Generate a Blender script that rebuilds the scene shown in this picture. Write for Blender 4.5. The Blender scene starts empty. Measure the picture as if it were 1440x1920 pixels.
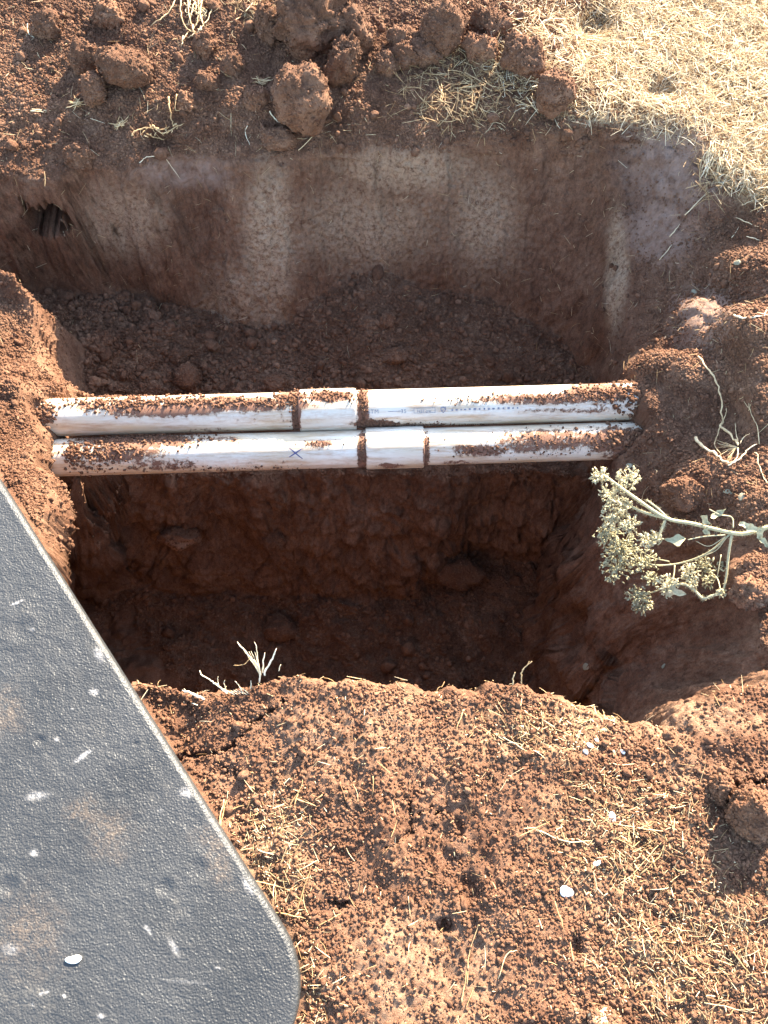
import bpy, math, random
import numpy as np
from mathutils import Vector, Matrix
from mathutils.bvhtree import BVHTree
from mathutils.geometry import delaunay_2d_cdt

random.seed(7); RNG = np.random.default_rng(7)
SC = bpy.context.scene
COL = SC.collection
R = math.radians

# ------------------------------------------------------------------ camera, sky, sun, exposure
CAM_H, TILT, VFOV = 1.13, R(25), R(62)
FPX = 960 / math.tan(VFOV / 2)
cam_d = bpy.data.cameras.new('camera'); cam = bpy.data.objects.new('camera', cam_d); COL.objects.link(cam)
cam.location = (0, 0, CAM_H); cam.rotation_euler = (TILT, 0, 0)
cam_d.sensor_fit = 'VERTICAL'; cam_d.sensor_height = 24; cam_d.lens = 12 / math.tan(VFOV / 2)
cam_d.clip_start = 0.02; cam_d.clip_end = 300
SC.camera = cam
SUN_EL, SUN_AZ = R(28), R(28)           # azimuth measured from +Y towards +X
world = bpy.data.worlds.new('World'); SC.world = world; world.use_nodes = True
wn = world.node_tree; bg = wn.nodes['Background']
sky = wn.nodes.new('ShaderNodeTexSky'); sky.sky_type = 'NISHITA'; sky.sun_disc = False
sky.sun_elevation = SUN_EL; sky.sun_rotation = SUN_AZ
wn.links.new(sky.outputs[0], bg.inputs[0]); bg.inputs[1].default_value = 0.12
sun_d = bpy.data.lights.new('sun', 'SUN'); sun_d.energy = 4.6; sun_d.angle = R(0.5); sun_d.color = (1, .88, .70)
sun = bpy.data.objects.new('sun', sun_d); COL.objects.link(sun)
SDIR = Vector((math.sin(SUN_AZ) * math.cos(SUN_EL), math.cos(SUN_AZ) * math.cos(SUN_EL), math.sin(SUN_EL)))
sun.rotation_euler = (-SDIR).to_track_quat('-Z', 'Y').to_euler(); sun.location = SDIR * 5
SC.view_settings.view_transform = 'Standard'; SC.view_settings.look = 'None'
SC.view_settings.gamma = 1; SC.view_settings.use_curve_mapping = False
SC.view_settings.exposure = 2.95
SC.render.engine = 'CYCLES'; SC.cycles.diffuse_bounces = 5; SC.cycles.max_bounces = 8

RIGHT = np.array((1., 0, 0)); FWD = np.array((0, math.sin(TILT), -math.cos(TILT))); UP = np.array((0, math.cos(TILT), math.sin(TILT)))
def ray(px, py):
    return RIGHT * ((px - 720) / FPX) + UP * ((960 - py) / FPX) + FWD
def at(px, py, z):
    "the world point at height z seen at photo position (px, py)"
    d = ray(px, py); t = (z - CAM_H) / d[2]
    return np.array((d[0] * t, d[1] * t, z))
def proj(P):
    Q = P - np.array((0, 0, CAM_H)); w = Q @ FWD
    w = np.where(w < .05, .05, w)
    return 720 + (Q @ RIGHT) / w * FPX, 960 - (Q @ UP) / w * FPX

# ------------------------------------------------------------------ object helpers
def mesh_obj(name, V, F, mat=None, parent=None, smooth=True):
    me = bpy.data.meshes.new(name)
    if isinstance(V, np.ndarray): V = V.tolist()
    if isinstance(F, np.ndarray): F = F.tolist()
    me.from_pydata(V, [], F); me.validate()
    if smooth: me.polygons.foreach_set('use_smooth', [True] * len(me.polygons))
    if mat: me.materials.append(mat)
    o = bpy.data.objects.new(name, me); COL.objects.link(o)
    if parent: o.parent = parent
    return o
def tag(o, label, cat, group=None):
    o['label'] = label; o['category'] = cat
    if group: o['group'] = group
    return o
def thing(name, label, cat, loc, group=None):
    o = bpy.data.objects.new(name, None); COL.objects.link(o); o.location = loc; o.empty_display_size = .02
    return tag(o, label, cat, group)
def part(name, V, F, mat, parent, smooth=True):
    V = np.asarray(V, float) - np.array(parent.matrix_basis.translation)
    return mesh_obj(name, V, F, mat, parent, smooth)

# ------------------------------------------------------------------ noise (numpy)
def _hash(i, j, k, s):
    h = (i.astype(np.int64) * 374761393 + j.astype(np.int64) * 668265263 + k.astype(np.int64) * 2147483647 + s * 974634777) & 0xffffffff
    h = ((h ^ (h >> 13)) * 1274126177) & 0xffffffff
    h = ((h ^ (h >> 16)) * 2246822519) & 0xffffffff
    return h ^ (h >> 15)
def vnoise(P, scale, seed=0):
    "smooth value noise in -1..1; scale = cells per metre (scalar or per-axis)"
    Q = P * scale; I = np.floor(Q).astype(np.int64); f = Q - I; f = f * f * f * (f * (f * 6 - 15) + 10)
    out = 0
    for a in (0, 1):
        for b in (0, 1):
            for c in (0, 1):
                h = (_hash(I[:, 0] + a, I[:, 1] + b, I[:, 2] + c, seed) & 0xffff) / 32767.5 - 1
                out = out + h * (f[:, 0] if a else 1 - f[:, 0]) * (f[:, 1] if b else 1 - f[:, 1]) * (f[:, 2] if c else 1 - f[:, 2])
    return out
def fbm(P, scale, seed=0, octs=3):
    o = 0; a = 1; n = 0
    for k in range(octs):
        o = o + a * vnoise(P, scale * 2.03 ** k, seed + k * 17); n += a; a *= .5
    return o / n
def worley(P, scale, seed=0):
    Q = P * scale; I = np.floor(Q).astype(np.int64); best = np.full(len(P), 9.)
    for a in (-1, 0, 1):
        for b in (-1, 0, 1):
            for c in (-1, 0, 1):
                i, j, k = I[:, 0] + a, I[:, 1] + b, I[:, 2] + c
                h = _hash(i, j, k, seed)
                d = (i + (h & 1023) / 1023. - Q[:, 0]) ** 2 + (j + ((h >> 10) & 1023) / 1023. - Q[:, 1]) ** 2 + (k + ((h >> 20) & 1023) / 1023. - Q[:, 2]) ** 2
                best = np.minimum(best, d)
    return np.sqrt(best)
def smooth(x, a, b):
    t = np.clip((x - a) / (b - a), 0, 1); return t * t * (3 - 2 * t)
def blur(A, s, axis):
    n = int(3 * s) + 1; k = np.exp(-.5 * (np.arange(-n, n + 1) / s) ** 2); k /= k.sum()
    pad = [(0, 0), (0, 0)]; pad[axis] = (n, n); B = np.pad(A, pad, mode='edge')
    out = 0
    for q in range(2 * n + 1):
        sl = [slice(None), slice(None)]; sl[axis] = slice(q, q + A.shape[axis]); out = out + k[q] * B[tuple(sl)]
    return out

# ------------------------------------------------------------------ materials
def mat_new(name):
    m = bpy.data.materials.new(name); m.use_nodes = True
    nt = m.node_tree; b = nt.nodes['Principled BSDF']
    return m, nt, b
def N(nt, t, **k):
    n = nt.nodes.new(t)
    for a, v in k.items(): setattr(n, a, v)
    return n
def noise_tex(nt, scale, detail=4, rough=.6, vec=None):
    n = N(nt, 'ShaderNodeTexNoise'); n.inputs['Scale'].default_value = scale; n.inputs['Detail'].default_value = detail; n.inputs['Roughness'].default_value = rough
    if vec: nt.links.new(vec, n.inputs['Vector'])
    return n
def ramp(nt, src, stops):
    r = N(nt, 'ShaderNodeValToRGB'); e = r.color_ramp.elements
    while len(e) < len(stops): e.new(.5)
    for i, (p, c) in enumerate(stops):
        e[i].position = p; e[i].color = (*c, 1) if len(c) == 3 else c
    nt.links.new(src, r.inputs[0]); return r
def mix(nt, fac, a, b, mode='MIX'):
    m = N(nt, 'ShaderNodeMix', data_type='RGBA', blend_type=mode)
    for sock, v in ((m.inputs[0], fac), (m.inputs[6], a), (m.inputs[7], b)):
        if isinstance(v, bpy.types.NodeSocket): nt.links.new(v, sock)
        elif isinstance(v, (int, float)): sock.default_value = v
        else: sock.default_value = (*v, 1)
    return m.outputs[2]
def bump(nt, b, height, dist, strength=1.0, prev=None):
    n = N(nt, 'ShaderNodeBump'); n.inputs['Distance'].default_value = dist; n.inputs['Strength'].default_value = strength
    nt.links.new(height, n.inputs['Height'])
    if prev: nt.links.new(prev, n.inputs['Normal'])
    nt.links.new(n.outputs[0], b.inputs['Normal']); return n.outputs[0]

def soil_material(name, per_object, tone=1.0, local=True):
    tone *= .73
    m, nt, b = mat_new(name)
    if per_object and local: vec = N(nt, 'ShaderNodeTexCoord').outputs['Object']
    else: vec = N(nt, 'ShaderNodeNewGeometry').outputs['Position']
    n1 = noise_tex(nt, 22, 6, .65, vec); n2 = noise_tex(nt, 310, 4, .7, vec); n3 = noise_tex(nt, 800, 3, .7, vec)
    c1 = ramp(nt, n1.outputs[0], [(.3, (.170*tone, .079*tone, .044*tone)), (.5, (.236*tone, .119*tone, .068*tone)), (.72, (.305*tone, .168*tone, .100*tone))]).outputs[0]
    c2 = ramp(nt, n2.outputs[0], [(.3, (.66, .63, .61)), (.52, (1, 1, 1)), (.72, (1.32, 1.34, 1.36))]).outputs[0]
    c = mix(nt, .8, c1, c2, 'MULTIPLY')
    mp_ = N(nt, 'ShaderNodeMapping'); mp_.inputs['Scale'].default_value = (1, .7, .35); nt.links.new(vec, mp_.inputs[0])
    mot = .35
    if not per_object:
        lo_ = N(nt, 'ShaderNodeAttribute', attribute_name='cut'); mul_ = N(nt, 'ShaderNodeMath', operation='MULTIPLY_ADD'); mul_.inputs[1].default_value = .45; mul_.inputs[2].default_value = .2; nt.links.new(lo_.outputs['Fac'], mul_.inputs[0]); mot = mul_.outputs[0]
    c = mix(nt, mot, c, ramp(nt, noise_tex(nt, 130, 6, .8, mp_.outputs[0]).outputs[0], [(.38, (.50, .45, .42)), (.5, (1, 1, 1)), (.64, (1.35, 1.38, 1.4))]).outputs[0], 'MULTIPLY')
    c = mix(nt, .7, c, ramp(nt, noise_tex(nt, 6, 3, .5, vec).outputs[0], [(.35, (.80, .77, .75)), (.65, (1.15, 1.18, 1.2))]).outputs[0], 'MULTIPLY')
    if per_object:
        oi = N(nt, 'ShaderNodeObjectInfo')
        v = ramp(nt, oi.outputs['Random'], [(0, (.82, .80, .78)), (.5, (1, 1, 1)), (.9, (1.12, 1.12, 1.1)), (1, (1.5, 1.55, 1.55))]).outputs[0]
        c = mix(nt, 1, c, v, 'MULTIPLY')
    else:
        at_ = N(nt, 'ShaderNodeAttribute', attribute_name='dust')
        fine = ramp(nt, noise_tex(nt, 120, 6, .8, vec).outputs[0], [(.38, (0, 0, 0)), (.54, (1, 1, 1))]).outputs[0]
        f = mix(nt, 1, at_.outputs['Color'], fine, 'MULTIPLY')
        c = mix(nt, f, c, (.44, .305, .195))
        at2 = N(nt, 'ShaderNodeAttribute', attribute_name='clay')
        f2 = mix(nt, 1, at2.outputs['Color'], ramp(nt, noise_tex(nt, 45, 5, .7, vec).outputs[0], [(.35, (.2, .2, .2)), (.6, (1, 1, 1))]).outputs[0], 'MULTIPLY')
        c = mix(nt, f2, c, (.29, .19, .14))
        at3 = N(nt, 'ShaderNodeAttribute', attribute_name='thatch')
        f3 = mix(nt, 1, at3.outputs['Color'], ramp(nt, noise_tex(nt, 120, 5, .8, vec).outputs[0], [(.36, (0, 0, 0)), (.58, (.9, .9, .9))]).outputs[0], 'MULTIPLY')
        c = mix(nt, f3, c, (.50, .37, .21))
    v = N(nt, 'ShaderNodeTexVoronoi'); v.inputs['Scale'].default_value = 210; nt.links.new(vec, v.inputs['Vector'])
    spk = ramp(nt, v.outputs['Color'], [(0.0, (0, 0, 0)), (.955, (0, 0, 0)), (.97, (1, 1, 1))]).outputs[0]
    sp2 = ramp(nt, v.outputs['Distance'], [(.12, (.6, .6, .6)), (.3, (0, 0, 0))]).outputs[0]
    c = mix(nt, mix(nt, 1, spk, sp2, 'MULTIPLY'), c, (.52, .38, .24))
    nt.links.new(c, b.inputs['Base Color'])
    b.inputs['Roughness'].default_value = .96; b.inputs['Specular IOR Level'].default_value = .15
    p = bump(nt, b, n2.outputs[0], .0032); p = bump(nt, b, noise_tex(nt, 90, 6, .7, vec).outputs[0], .006, .45, p)
    v2 = N(nt, 'ShaderNodeTexVoronoi'); v2.inputs['Scale'].default_value = 260; nt.links.new(vec, v2.inputs['Vector'])
    p = bump(nt, b, v2.outputs['Distance'], .0035, -.8, p) if False else p
    bump(nt, b, n3.outputs[0], .0017, .9, p)
    return m
M_SOIL = soil_material('red_soil', False)
M_CLOD = soil_material('red_soil_clod', True)
M_CRUMB = soil_material('red_soil_crumb', True, 1.08, False); M_LUMP = soil_material('red_soil_lump', True, 1., False)

def straw_material(name, cols, spec=.3):
    m, nt, b = mat_new(name)
    a = N(nt, 'ShaderNodeAttribute', attribute_name='tint')
    c = ramp(nt, a.outputs['Fac'], cols).outputs[0]
    vec = N(nt, 'ShaderNodeNewGeometry').outputs['Position']
    n = noise_tex(nt, 300, 3, .6, vec)
    c = mix(nt, .6, c, ramp(nt, n.outputs[0], [(.3, (.6, .55, .5)), (.7, (1.15, 1.15, 1.15))]).outputs[0], 'MULTIPLY')
    nt.links.new(c, b.inputs['Base Color']); b.inputs['Roughness'].default_value = .6
    b.inputs['Specular IOR Level'].default_value = spec
    return m
STRAW = [(0, (.20, .10, .045)), (.3, (.40, .25, .11)), (.65, (.62, .47, .26)), (1, (.80, .70, .50))]
M_STRAW = straw_material('dry_straw', STRAW)
M_WEED = straw_material('dried_weed', [(0, (.24, .235, .14)), (.5, (.40, .35, .20)), (1, (.56, .48, .28))], .2)

# ------------------------------------------------------------------ the terrain as a triangulated survey
def line(pts, step=.03):
    out = []
    P = [at(*p[1:]) if p[0] == 'p' else np.array(p[1:], float) for p in pts]
    for a, b in zip(P[:-1], P[1:]):
        n = max(1, int(np.linalg.norm((b - a)[:2]) / step))
        for k in range(n): out.append(a + (b - a) * k / n)
    out.append(P[-1]); return out
def px(*t): return [('p',) + q for q in t]
def w(*t): return [('w',) + q for q in t]
SURVEY = []
SURVEY += line(w((-1.7, -.7, 0), (1.7, -.7, 0), (1.7, 2.6, 0), (-1.7, 2.6, .05), (-1.7, -.7, 0)), .3)
# spoil bank on the far side and the grassy level to its right
SURVEY += line(px((-300, -60, .045), (150, -40, .05), (400, -30, .055), (620, -10, .048), (800, -20, .055), (900, 40, .04), (1000, 110, .03), (1090, 185, .015)))
SURVEY += line(w((-1.2, 1.9, .06), (0, 1.95, .07), (.25, 1.9, .05)))
SURVEY += line(px((1000, -40, .01), (1200, -40, 0.), (1440, -40, 0), (1700, -40, 0)))
SURVEY += line(px((1160, 160, .004), (1300, 120, 0), (1440, 150, 0), (1600, 150, 0)))
SURVEY += line(px((-300, 180, .006), (0, 180, .006), (250, 190, .006), (480, 200, .005), (700, 190, .006), (900, 200, .006), (1000, 215, 0)))
# far rim of the trench
SURVEY += line(px((-300, 330, -.04), (-60, 335, -.04), (60, 340, -.045), (200, 328, -.05), (330, 300, -.05), (480, 305, -.05), (620, 285, -.045), (780, 280, -.04), (920, 272, -.035), (1050, 250, -.02), (1150, 225, -.005), (1200, 215, 0), (1328, 228, 0), (1345, 290, -.005), (1380, 335, -.01), (1440, 345, -.01), (1650, 350, 0)))
# foot of the far wall
SURVEY += line(w((-1.2, 1.17, -.22), (-.80, 1.17, -.30)) + px((90, 553, -.335), (200, 552, -.36), (330, 570, -.40), (470, 615, -.42), (545, 618, -.42), (600, 525, -.33), (640, 498, -.305), (720, 508, -.325), (800, 548, -.375), (950, 575, -.405), (1055, 648, -.44)) + w((.455, 1.06, -.42), (.44, .95, -.43), (.42, .83, -.44)))
SURVEY += line(w((-1.2, 1.10, -.22), (-.70, 1.09, -.30)))
# loose bank at the left
SURVEY += line(w((-1.2, 1.03, -.05)) + px((0, 508, -.05), (30, 517, -.06), (62, 608, -.13), (75, 665, -.16), (105, 712, -.17), (165, 738, -.155)))
SURVEY += line(w((-.618, 1.03, -.31), (-.61, .97, -.32), (-.575, .90, -.34), (-.51, .872, -.37), (-.44, .86, -.41)))
SURVEY += line(px((-300, 700, -.02), (0, 700, -.06), (60, 770, -.10)))
SURVEY += line(px((-300, 900, 0.0), (0, 900, -.02), (55, 870, -.05), (82, 818, -.105), (108, 797, -.135)))
SURVEY += line(px((142, 836, -.112), (142, 872, -.122), (114, 895, -.095), (107, 930, -.06), (100, 985, -.03), (88, 1030, -.01), (40, 1075, -.005), (-20, 1105, -.005), (-60, 1180, -.005), (-20, 1290, -.005), (110, 1318, -.005), (200, 1290, 0), (240, 1266, 0), (285, 1275, -.005), (330, 1338, -.02), (385, 1300, .005), (470, 1287, .012), (515, 1264, .02), (680, 1275, .012), (800, 1302, 0), (900, 1292, .008), (985, 1280, .015), (1012, 1302, 0), (1100, 1335, -.012), (1180, 1362, -.022), (1250, 1345, -.022), (1350, 1305, -.014), (1440, 1272, -.004), (1650, 1230, 0)))
# deep part of the pit in front of the pipes
SURVEY += line(w((-.535, .80, -.38), (-.2, .81, -.42), (.15, .81, -.43), (.41, .81, -.44)))
SURVEY += line(w((-.55, .72, -.76), (-.3, .70, -.84), (-.2, .715, -.84), (0, .67, -.86), (.2, .765, -.84), (.385, .75, -.80), (.365, .70, -.80), (.345, .62, -.84), (.35, .50, -.84), (.345, .40, -.80)))
SURVEY += line(w((-.54, .69, -.80), (-.485, .58, -.84), (-.47, .49, -.84), (-.50, .415, -.84), (-.545, .38, -.84), (-.53, .34, -.84), (-.42, .31, -.84), (-.30, .34, -.84), (-.15, .36, -.87), (.1, .35, -.88), (.22, .35, -.87), (.30, .34, -.80)))
SURVEY += line(w((-.2, .55, -.87), (.1, .5, -.88), (.25, .5, -.88)))
# right bank
SURVEY += line(px((1175, 430, -.14), (1172, 520, -.19), (1168, 610, -.235), (1178, 670, -.20), (1192, 705, -.155), (1212, 742, -.105)))
SURVEY += line(px((1300, 480, -.115), (1290, 560, -.14), (1262, 640, -.14), (1240, 700, -.115), (1232, 772, -.10), (1268, 830, -.125)))
SURVEY += line(px((1440, 480, -.025), (1400, 560, -.06), (1440, 640, -.02), (1340, 690, -.075), (1440, 760, -.02), (1350, 800, -.10), (1440, 860, -.03)))
SURVEY += line(px((1600, 480, 0), (1600, 640, 0), (1600, 860, 0), (1600, 1100, 0)))
SURVEY += line(px((1150, 868, -.175), (1120, 940, -.24), (1108, 1000, -.29), (1105, 1150, -.40), (1108, 1250, -.48)))
SURVEY += line(px((1250, 880, -.145), (1250, 1000, -.14), (1250, 1120, -.22), (1240, 1220, -.30)))
SURVEY += line(px((1440, 1000, -.03), (1400, 1080, -.06), (1420, 1180, -.06), (1400, 1250, -.08)))
SURVEY += line(w((.40, .36, -.42), (.455, .335, -.28), (.50, .31, -.13)))
# near side
SURVEY += line(px((-200, 1500, 0), (300, 1500, 0), (700, 1420, .012), (1000, 1420, .01), (1180, 1430, -.008), (1300, 1390, -.005), (1440, 1400, .012), (1650, 1400, .01)))
SURVEY += line(px((-200, 2000, 0), (400, 1750, 0), (800, 1600, .006), (1100, 1600, 0), (1400, 1550, .008), (1650, 1600, 0)))
SURVEY += line(px((400, 1990, 0), (800, 1800, -.004), (1100, 1850, 0), (1440, 1900, 0), (1700, 2000, 0)))
SURVEY = np.array(SURVEY)
_v, _e, _f, *_r = delaunay_2d_cdt([Vector(p[:2]) for p in SURVEY], [], [], 0, 1e-6)
_orig = _r[0]
TV = np.array([[v[0], v[1], np.mean([SURVEY[i][2] for i in o])] for v, o in zip(_v, _orig)])

X0, X1, Y0, Y1, DY = -.86, .86, -.22, 1.84, .002
gx = np.arange(X0, X1 + 1e-9, .0026); gy = np.arange(Y0, Y1 + 1e-9, DY)
H = np.zeros((len(gy), len(gx)))
for f in _f:
    A, B, C = TV[f[0]], TV[f[1]], TV[f[2]]
    i0 = np.searchsorted(gx, min(A[0], B[0], C[0]) - .001); i1 = np.searchsorted(gx, max(A[0], B[0], C[0]) + .001)
    j0 = np.searchsorted(gy, min(A[1], B[1], C[1]) - .001); j1 = np.searchsorted(gy, max(A[1], B[1], C[1]) + .001)
    if i0 >= i1 or j0 >= j1: continue
    xx, yy = np.meshgrid(gx[i0:i1], gy[j0:j1])
    d = (B[1] - C[1]) * (A[0] - C[0]) + (C[0] - B[0]) * (A[1] - C[1])
    if abs(d) < 1e-12: continue
    l0 = ((B[1] - C[1]) * (xx - C[0]) + (C[0] - B[0]) * (yy - C[1])) / d
    l1 = ((C[1] - A[1]) * (xx - C[0]) + (A[0] - C[0]) * (yy - C[1])) / d
    l2 = 1 - l0 - l1; ok = (l0 >= -1e-6) & (l1 >= -1e-6) & (l2 >= -1e-6)
    H[j0:j1, i0:i1][ok] = (l0 * A[2] + l1 * B[2] + l2 * C[2])[ok]
H = blur(blur(H, 2.6, 0), 2.0, 1)
_q = np.stack([np.broadcast_to(gx, H.shape).ravel(), np.broadcast_to(gy[:, None], H.shape).ravel(), np.zeros(H.size)], 1)
_w = (.011 * vnoise(_q, 13, 401) + .006 * vnoise(_q, 34, 402) + .003 * vnoise(_q, 80, 403)).reshape(H.shape); _w2 = (.008 * vnoise(_q, 15, 404) + .005 * vnoise(_q, 40, 405)).reshape(H.shape)
_j = np.clip((np.arange(len(gy))[:, None] + _w / DY), 0, len(gy) - 1.001); _i = np.clip((np.arange(len(gx))[None] + _w2 / .0026), 0, len(gx) - 1.001)
_j0, _i0 = _j.astype(int), _i.astype(int); _fj, _fi = _j - _j0, _i - _i0
H = (H[_j0, _i0] * (1 - _fj) + H[_j0 + 1, _i0] * _fj) * (1 - _fi) + (H[_j0, _i0 + 1] * (1 - _fj) + H[_j0 + 1, _i0 + 1] * _fj) * _fi
del _q, _w, _w2
# rows are spent where the surface is steep
slope = np.gradient(H, DY, axis=0)
met = np.sqrt(1 + np.clip(np.abs(slope), 0, 5) ** 2); met = blur(blur(met, 22, 1), 4, 0)
cum = np.cumsum(met, 0) * DY; cum -= cum[:1]
NR = int(cum[-1].mean() / .0027)
YY = np.zeros((NR, len(gx))); HH = np.zeros((NR, len(gx)))
for i in range(len(gx)):
    s = np.linspace(0, cum[-1, i], NR); YY[:, i] = np.interp(s, cum[:, i], gy); HH[:, i] = np.interp(YY[:, i], gy, H[:, i])
XX = np.broadcast_to(gx, YY.shape)
P = np.stack([XX, YY, HH], -1).copy()
# unseen near wall, hollowed under the rim to weaken light bounced into the pit
P[..., 1] -= .22 * np.clip((-.07 - P[..., 2]) / .5, 0, 1) ** .8 * (1 - smooth(P[..., 1], .36, .56)) * (1 - smooth(np.abs(P[..., 0]), .30, .46))
# the left side of the deep pit is undercut beneath its loose edge
P[..., 0] -= .26 * np.clip((-.15 - P[..., 2]) / .65, 0, 1) ** .8 * smooth(-P[..., 0], .16, .40) * (1 - smooth(P[..., 1], .64, .80)) * smooth(P[..., 1], .0, .3)
def grid_normals(P):
    du = np.gradient(P, axis=1); dv = np.gradient(P, axis=0); n = np.cross(du, dv)
    return n / (np.linalg.norm(n, axis=-1, keepdims=True) + 1e-12)
NB = grid_normals(P)
for a in (0, 1):
    NB = np.stack([blur(NB[..., k], 3, a) for k in range(3)], -1)
NB /= np.linalg.norm(NB, axis=-1, keepdims=True)
flat = P.reshape(-1, 3); nf = NB.reshape(-1, 3)
U, Vp = proj(flat)
def blob(cx, cy, rx, ry, soft=.5):
    d = np.sqrt(((U - cx) / rx) ** 2 + ((Vp - cy) / ry) ** 2); return 1 - smooth(d, 1 - soft, 1 + soft)
def bmax(*bl):
    o = 0
    for q in bl: o = np.maximum(o, blob(*q))
    return o
steep = 1 - nf[:, 2]
zz = flat[:, 2]
# where the dirt lies loose (1) and where the spade left a cut face (0)
loose = 1 - smooth(steep, .25, .55)
loose = np.maximum(loose, bmax((120, 760, 190, 240), (1300, 650, 130, 200, .6), (1350, 900, 130, 120)) * .9)
loose = np.maximum(loose, (Vp < 300) & (zz > -.06) & (U < 1120))
loose *= 1 - .8 * bmax((660, 1420, 190, 120, .6), (860, 1560, 180, 100, .6), (780, 1830, 190, 130, .6), (1300, 1350, 150, 40))
cut = bmax((1250, 330, 110, 130), (600, 420, 520, 130))
loose *= 1 - .9 * cut * (zz < -.03)
dust = np.maximum(.85 * bmax((505, 470, 46, 150, .5), (1155, 510, 22, 110, .4)), .7 * bmax((690, 430, 120, 70, .8), (235, 420, 70, 60, .7), (905, 420, 60, 90, .8), (760, 320, 120, 40, .7), (450, 560, 70, 60, .7)))
dust = np.maximum(dust, bmax((760, 1830, 190, 130, .7), (640, 1380, 150, 70, .8), (1320, 1350, 120, 30)) * .25)
clay = bmax((350, 325, 75, 30, .5), (1270, 300, 90, 90, .7), (1240, 430, 60, 60, .8), (1330, 600, 60, 60, .8))
thatch = bmax((1330, 90, 260, 150, .35), (1430, 290, 90, 90, .4), (1150, 215, 120, 20, .5)); thatch = np.maximum(thatch, .35 * bmax((1060, 120, 130, 100, .6)))
thatch = np.maximum(thatch, .30 * bmax((860, 165, 100, 60, .6), (520, 1600, 70, 120, .6), (1190, 1590, 170, 160, .6), (1000, 1380, 130, 60, .6), (1290, 1800, 150, 120, .7)))
big = fbm(flat, 9, 1, 3); mid = fbm(flat, 28, 5, 3); sml = fbm(flat, 75, 9, 3)
wrp = flat + .007 * np.stack([vnoise(flat, 60, 201), vnoise(flat, 60, 202), vnoise(flat, 60, 203)], 1) + .003 * np.stack([vnoise(flat, 160, 204), vnoise(flat, 160, 205), vnoise(flat, 160, 206)], 1)
wo1 = np.clip(.62 - worley(wrp, 190, 3), -.3, .6); wo2 = np.clip(.62 - worley(wrp, 52, 4), -.3, .6)
amp = .35 + .65 * loose
disp = .006 * big * amp + .007 * mid * amp + .0021 * sml * (.6 + .6 * loose) + loose * (.0012 * wo1 + .0045 * wo2 * smooth(vnoise(flat, 14, 22), .0, .7) + .0006 * fbm(flat, 230, 61, 2) + .0012 * fbm(flat, 110, 62, 2))
streak = fbm(flat * np.array((1, .25, .25)), 30, 44, 3)
facet = vnoise(flat * np.array((1, .35, .12)), 11, 81); disp += (1 - loose) * (.016 * np.round(facet * 2.2) / 2.2 * .35 + .009 * facet + .007 * streak + .0045 * fbm(flat, 140, 55, 2) + .004 * np.minimum(fbm(flat * np.array((1, .6, .6)), 55, 58, 3), 0))
for (cx, cy, rx, ry, dp) in ((1410, 520, 60, 40, .035), (1290, 575, 40, 22, .02), (1380, 620, 80, 40, .04), (1265, 700, 70, 26, .03), (1425, 690, 50, 60, .03), (1320, 900, 60, 40, .02), (1400, 1085, 45, 40, .03), (1430, 960, 40, 40, .015)):
    disp += dp * blob(cx, cy, rx, ry, .9)
fp = (zz < -.4) * (Vp > 800); disp += fp * (.05 * fbm(flat, 8, 301, 3) + .035 * np.clip(.6 - worley(wrp, 17, 79), -.2, .6) * smooth(vnoise(flat, 6, 80), -.3, .4) + .018 * np.clip(.6 - worley(wrp, 38, 84), -.2, .6) + .006 * wo1)
fl = (zz < -.25) * (Vp < 740) * (1 - smooth(steep, .25, .5)); disp += fl * (.022 * np.clip(.6 - worley(wrp, 30, 77), -.2, .6) + .006 * wo1) * (.4 + .8 * smooth(-U, -560, -300) + .3 * smooth(vnoise(flat, 9, 78), -.2, .4))
# a burrow in the far wall at the left, a few small holes and cracks
U_, V_ = U, Vp; U = U + 30 * sml; Vp = Vp + 26 * sml + 14 * mid; bur = bmax((85, 408, 38, 24, .22)); U, Vp = U_, V_; BUR = bur
for (cx, cy, rx, ry, dp) in ((835, 1737, 15, 14, .014), (222, 437, 12, 10, .008), (1120, 40, 36, 26, .03), (1240, 168, 34, 20, .025), (300, 265, 26, 12, .012), (1080, 1775, 12, 22, .012), (880, 1670, 22, 28, .012)):
    disp -= dp * blob(cx, cy, rx, ry, .45)
def crack(pts, wpx, dp):
    global disp
    d = np.full(len(U), 1e9)
    for (a, b), (c, e) in zip(pts[:-1], pts[1:]):
        t = np.clip(((U - a) * (c - a) + (Vp - b) * (e - b)) / ((c - a) ** 2 + (e - b) ** 2), 0, 1)
        d = np.minimum(d, np.hypot(U - a - t * (c - a), Vp - b - t * (e - b)))
    disp = disp - dp * (1 - smooth(d + 9 * sml + 5 * vnoise(flat, 240, 88), wpx * .2, wpx)) * (.45 + .55 * smooth(vnoise(flat, 45, 89), -.5, .3))
crack([(330, 1420), (365, 1415), (400, 1412), (435, 1400), (460, 1370), (480, 1350), (530, 1320)], 6, .014)
crack([(400, 1412), (415, 1435), (440, 1450)], 4, .008)
crack([(715, 1592), (740, 1582), (772, 1560), (775, 1530), (800, 1522), (845, 1525), (870, 1560)], 5, .010)
crack([(775, 1530), (768, 1508), (775, 1490)], 4, .008); crack([(800, 1522), (820, 1505), (850, 1500)], 3.5, .006); crack([(740, 1582), (752, 1600)], 4, .007)
crack([(1385, 1470), (1410, 1470), (1440, 1458)], 6, .015)
crack([(620, 1690), (650, 1697)], 8, .012)
flat2 = flat + nf * (disp * (1 - .95 * smooth(BUR, 0, .3)))[:, None] + (.13 * BUR)[:, None] * np.array((-.05, 1, -.12))
P2 = flat2.reshape(P.shape)
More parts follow.
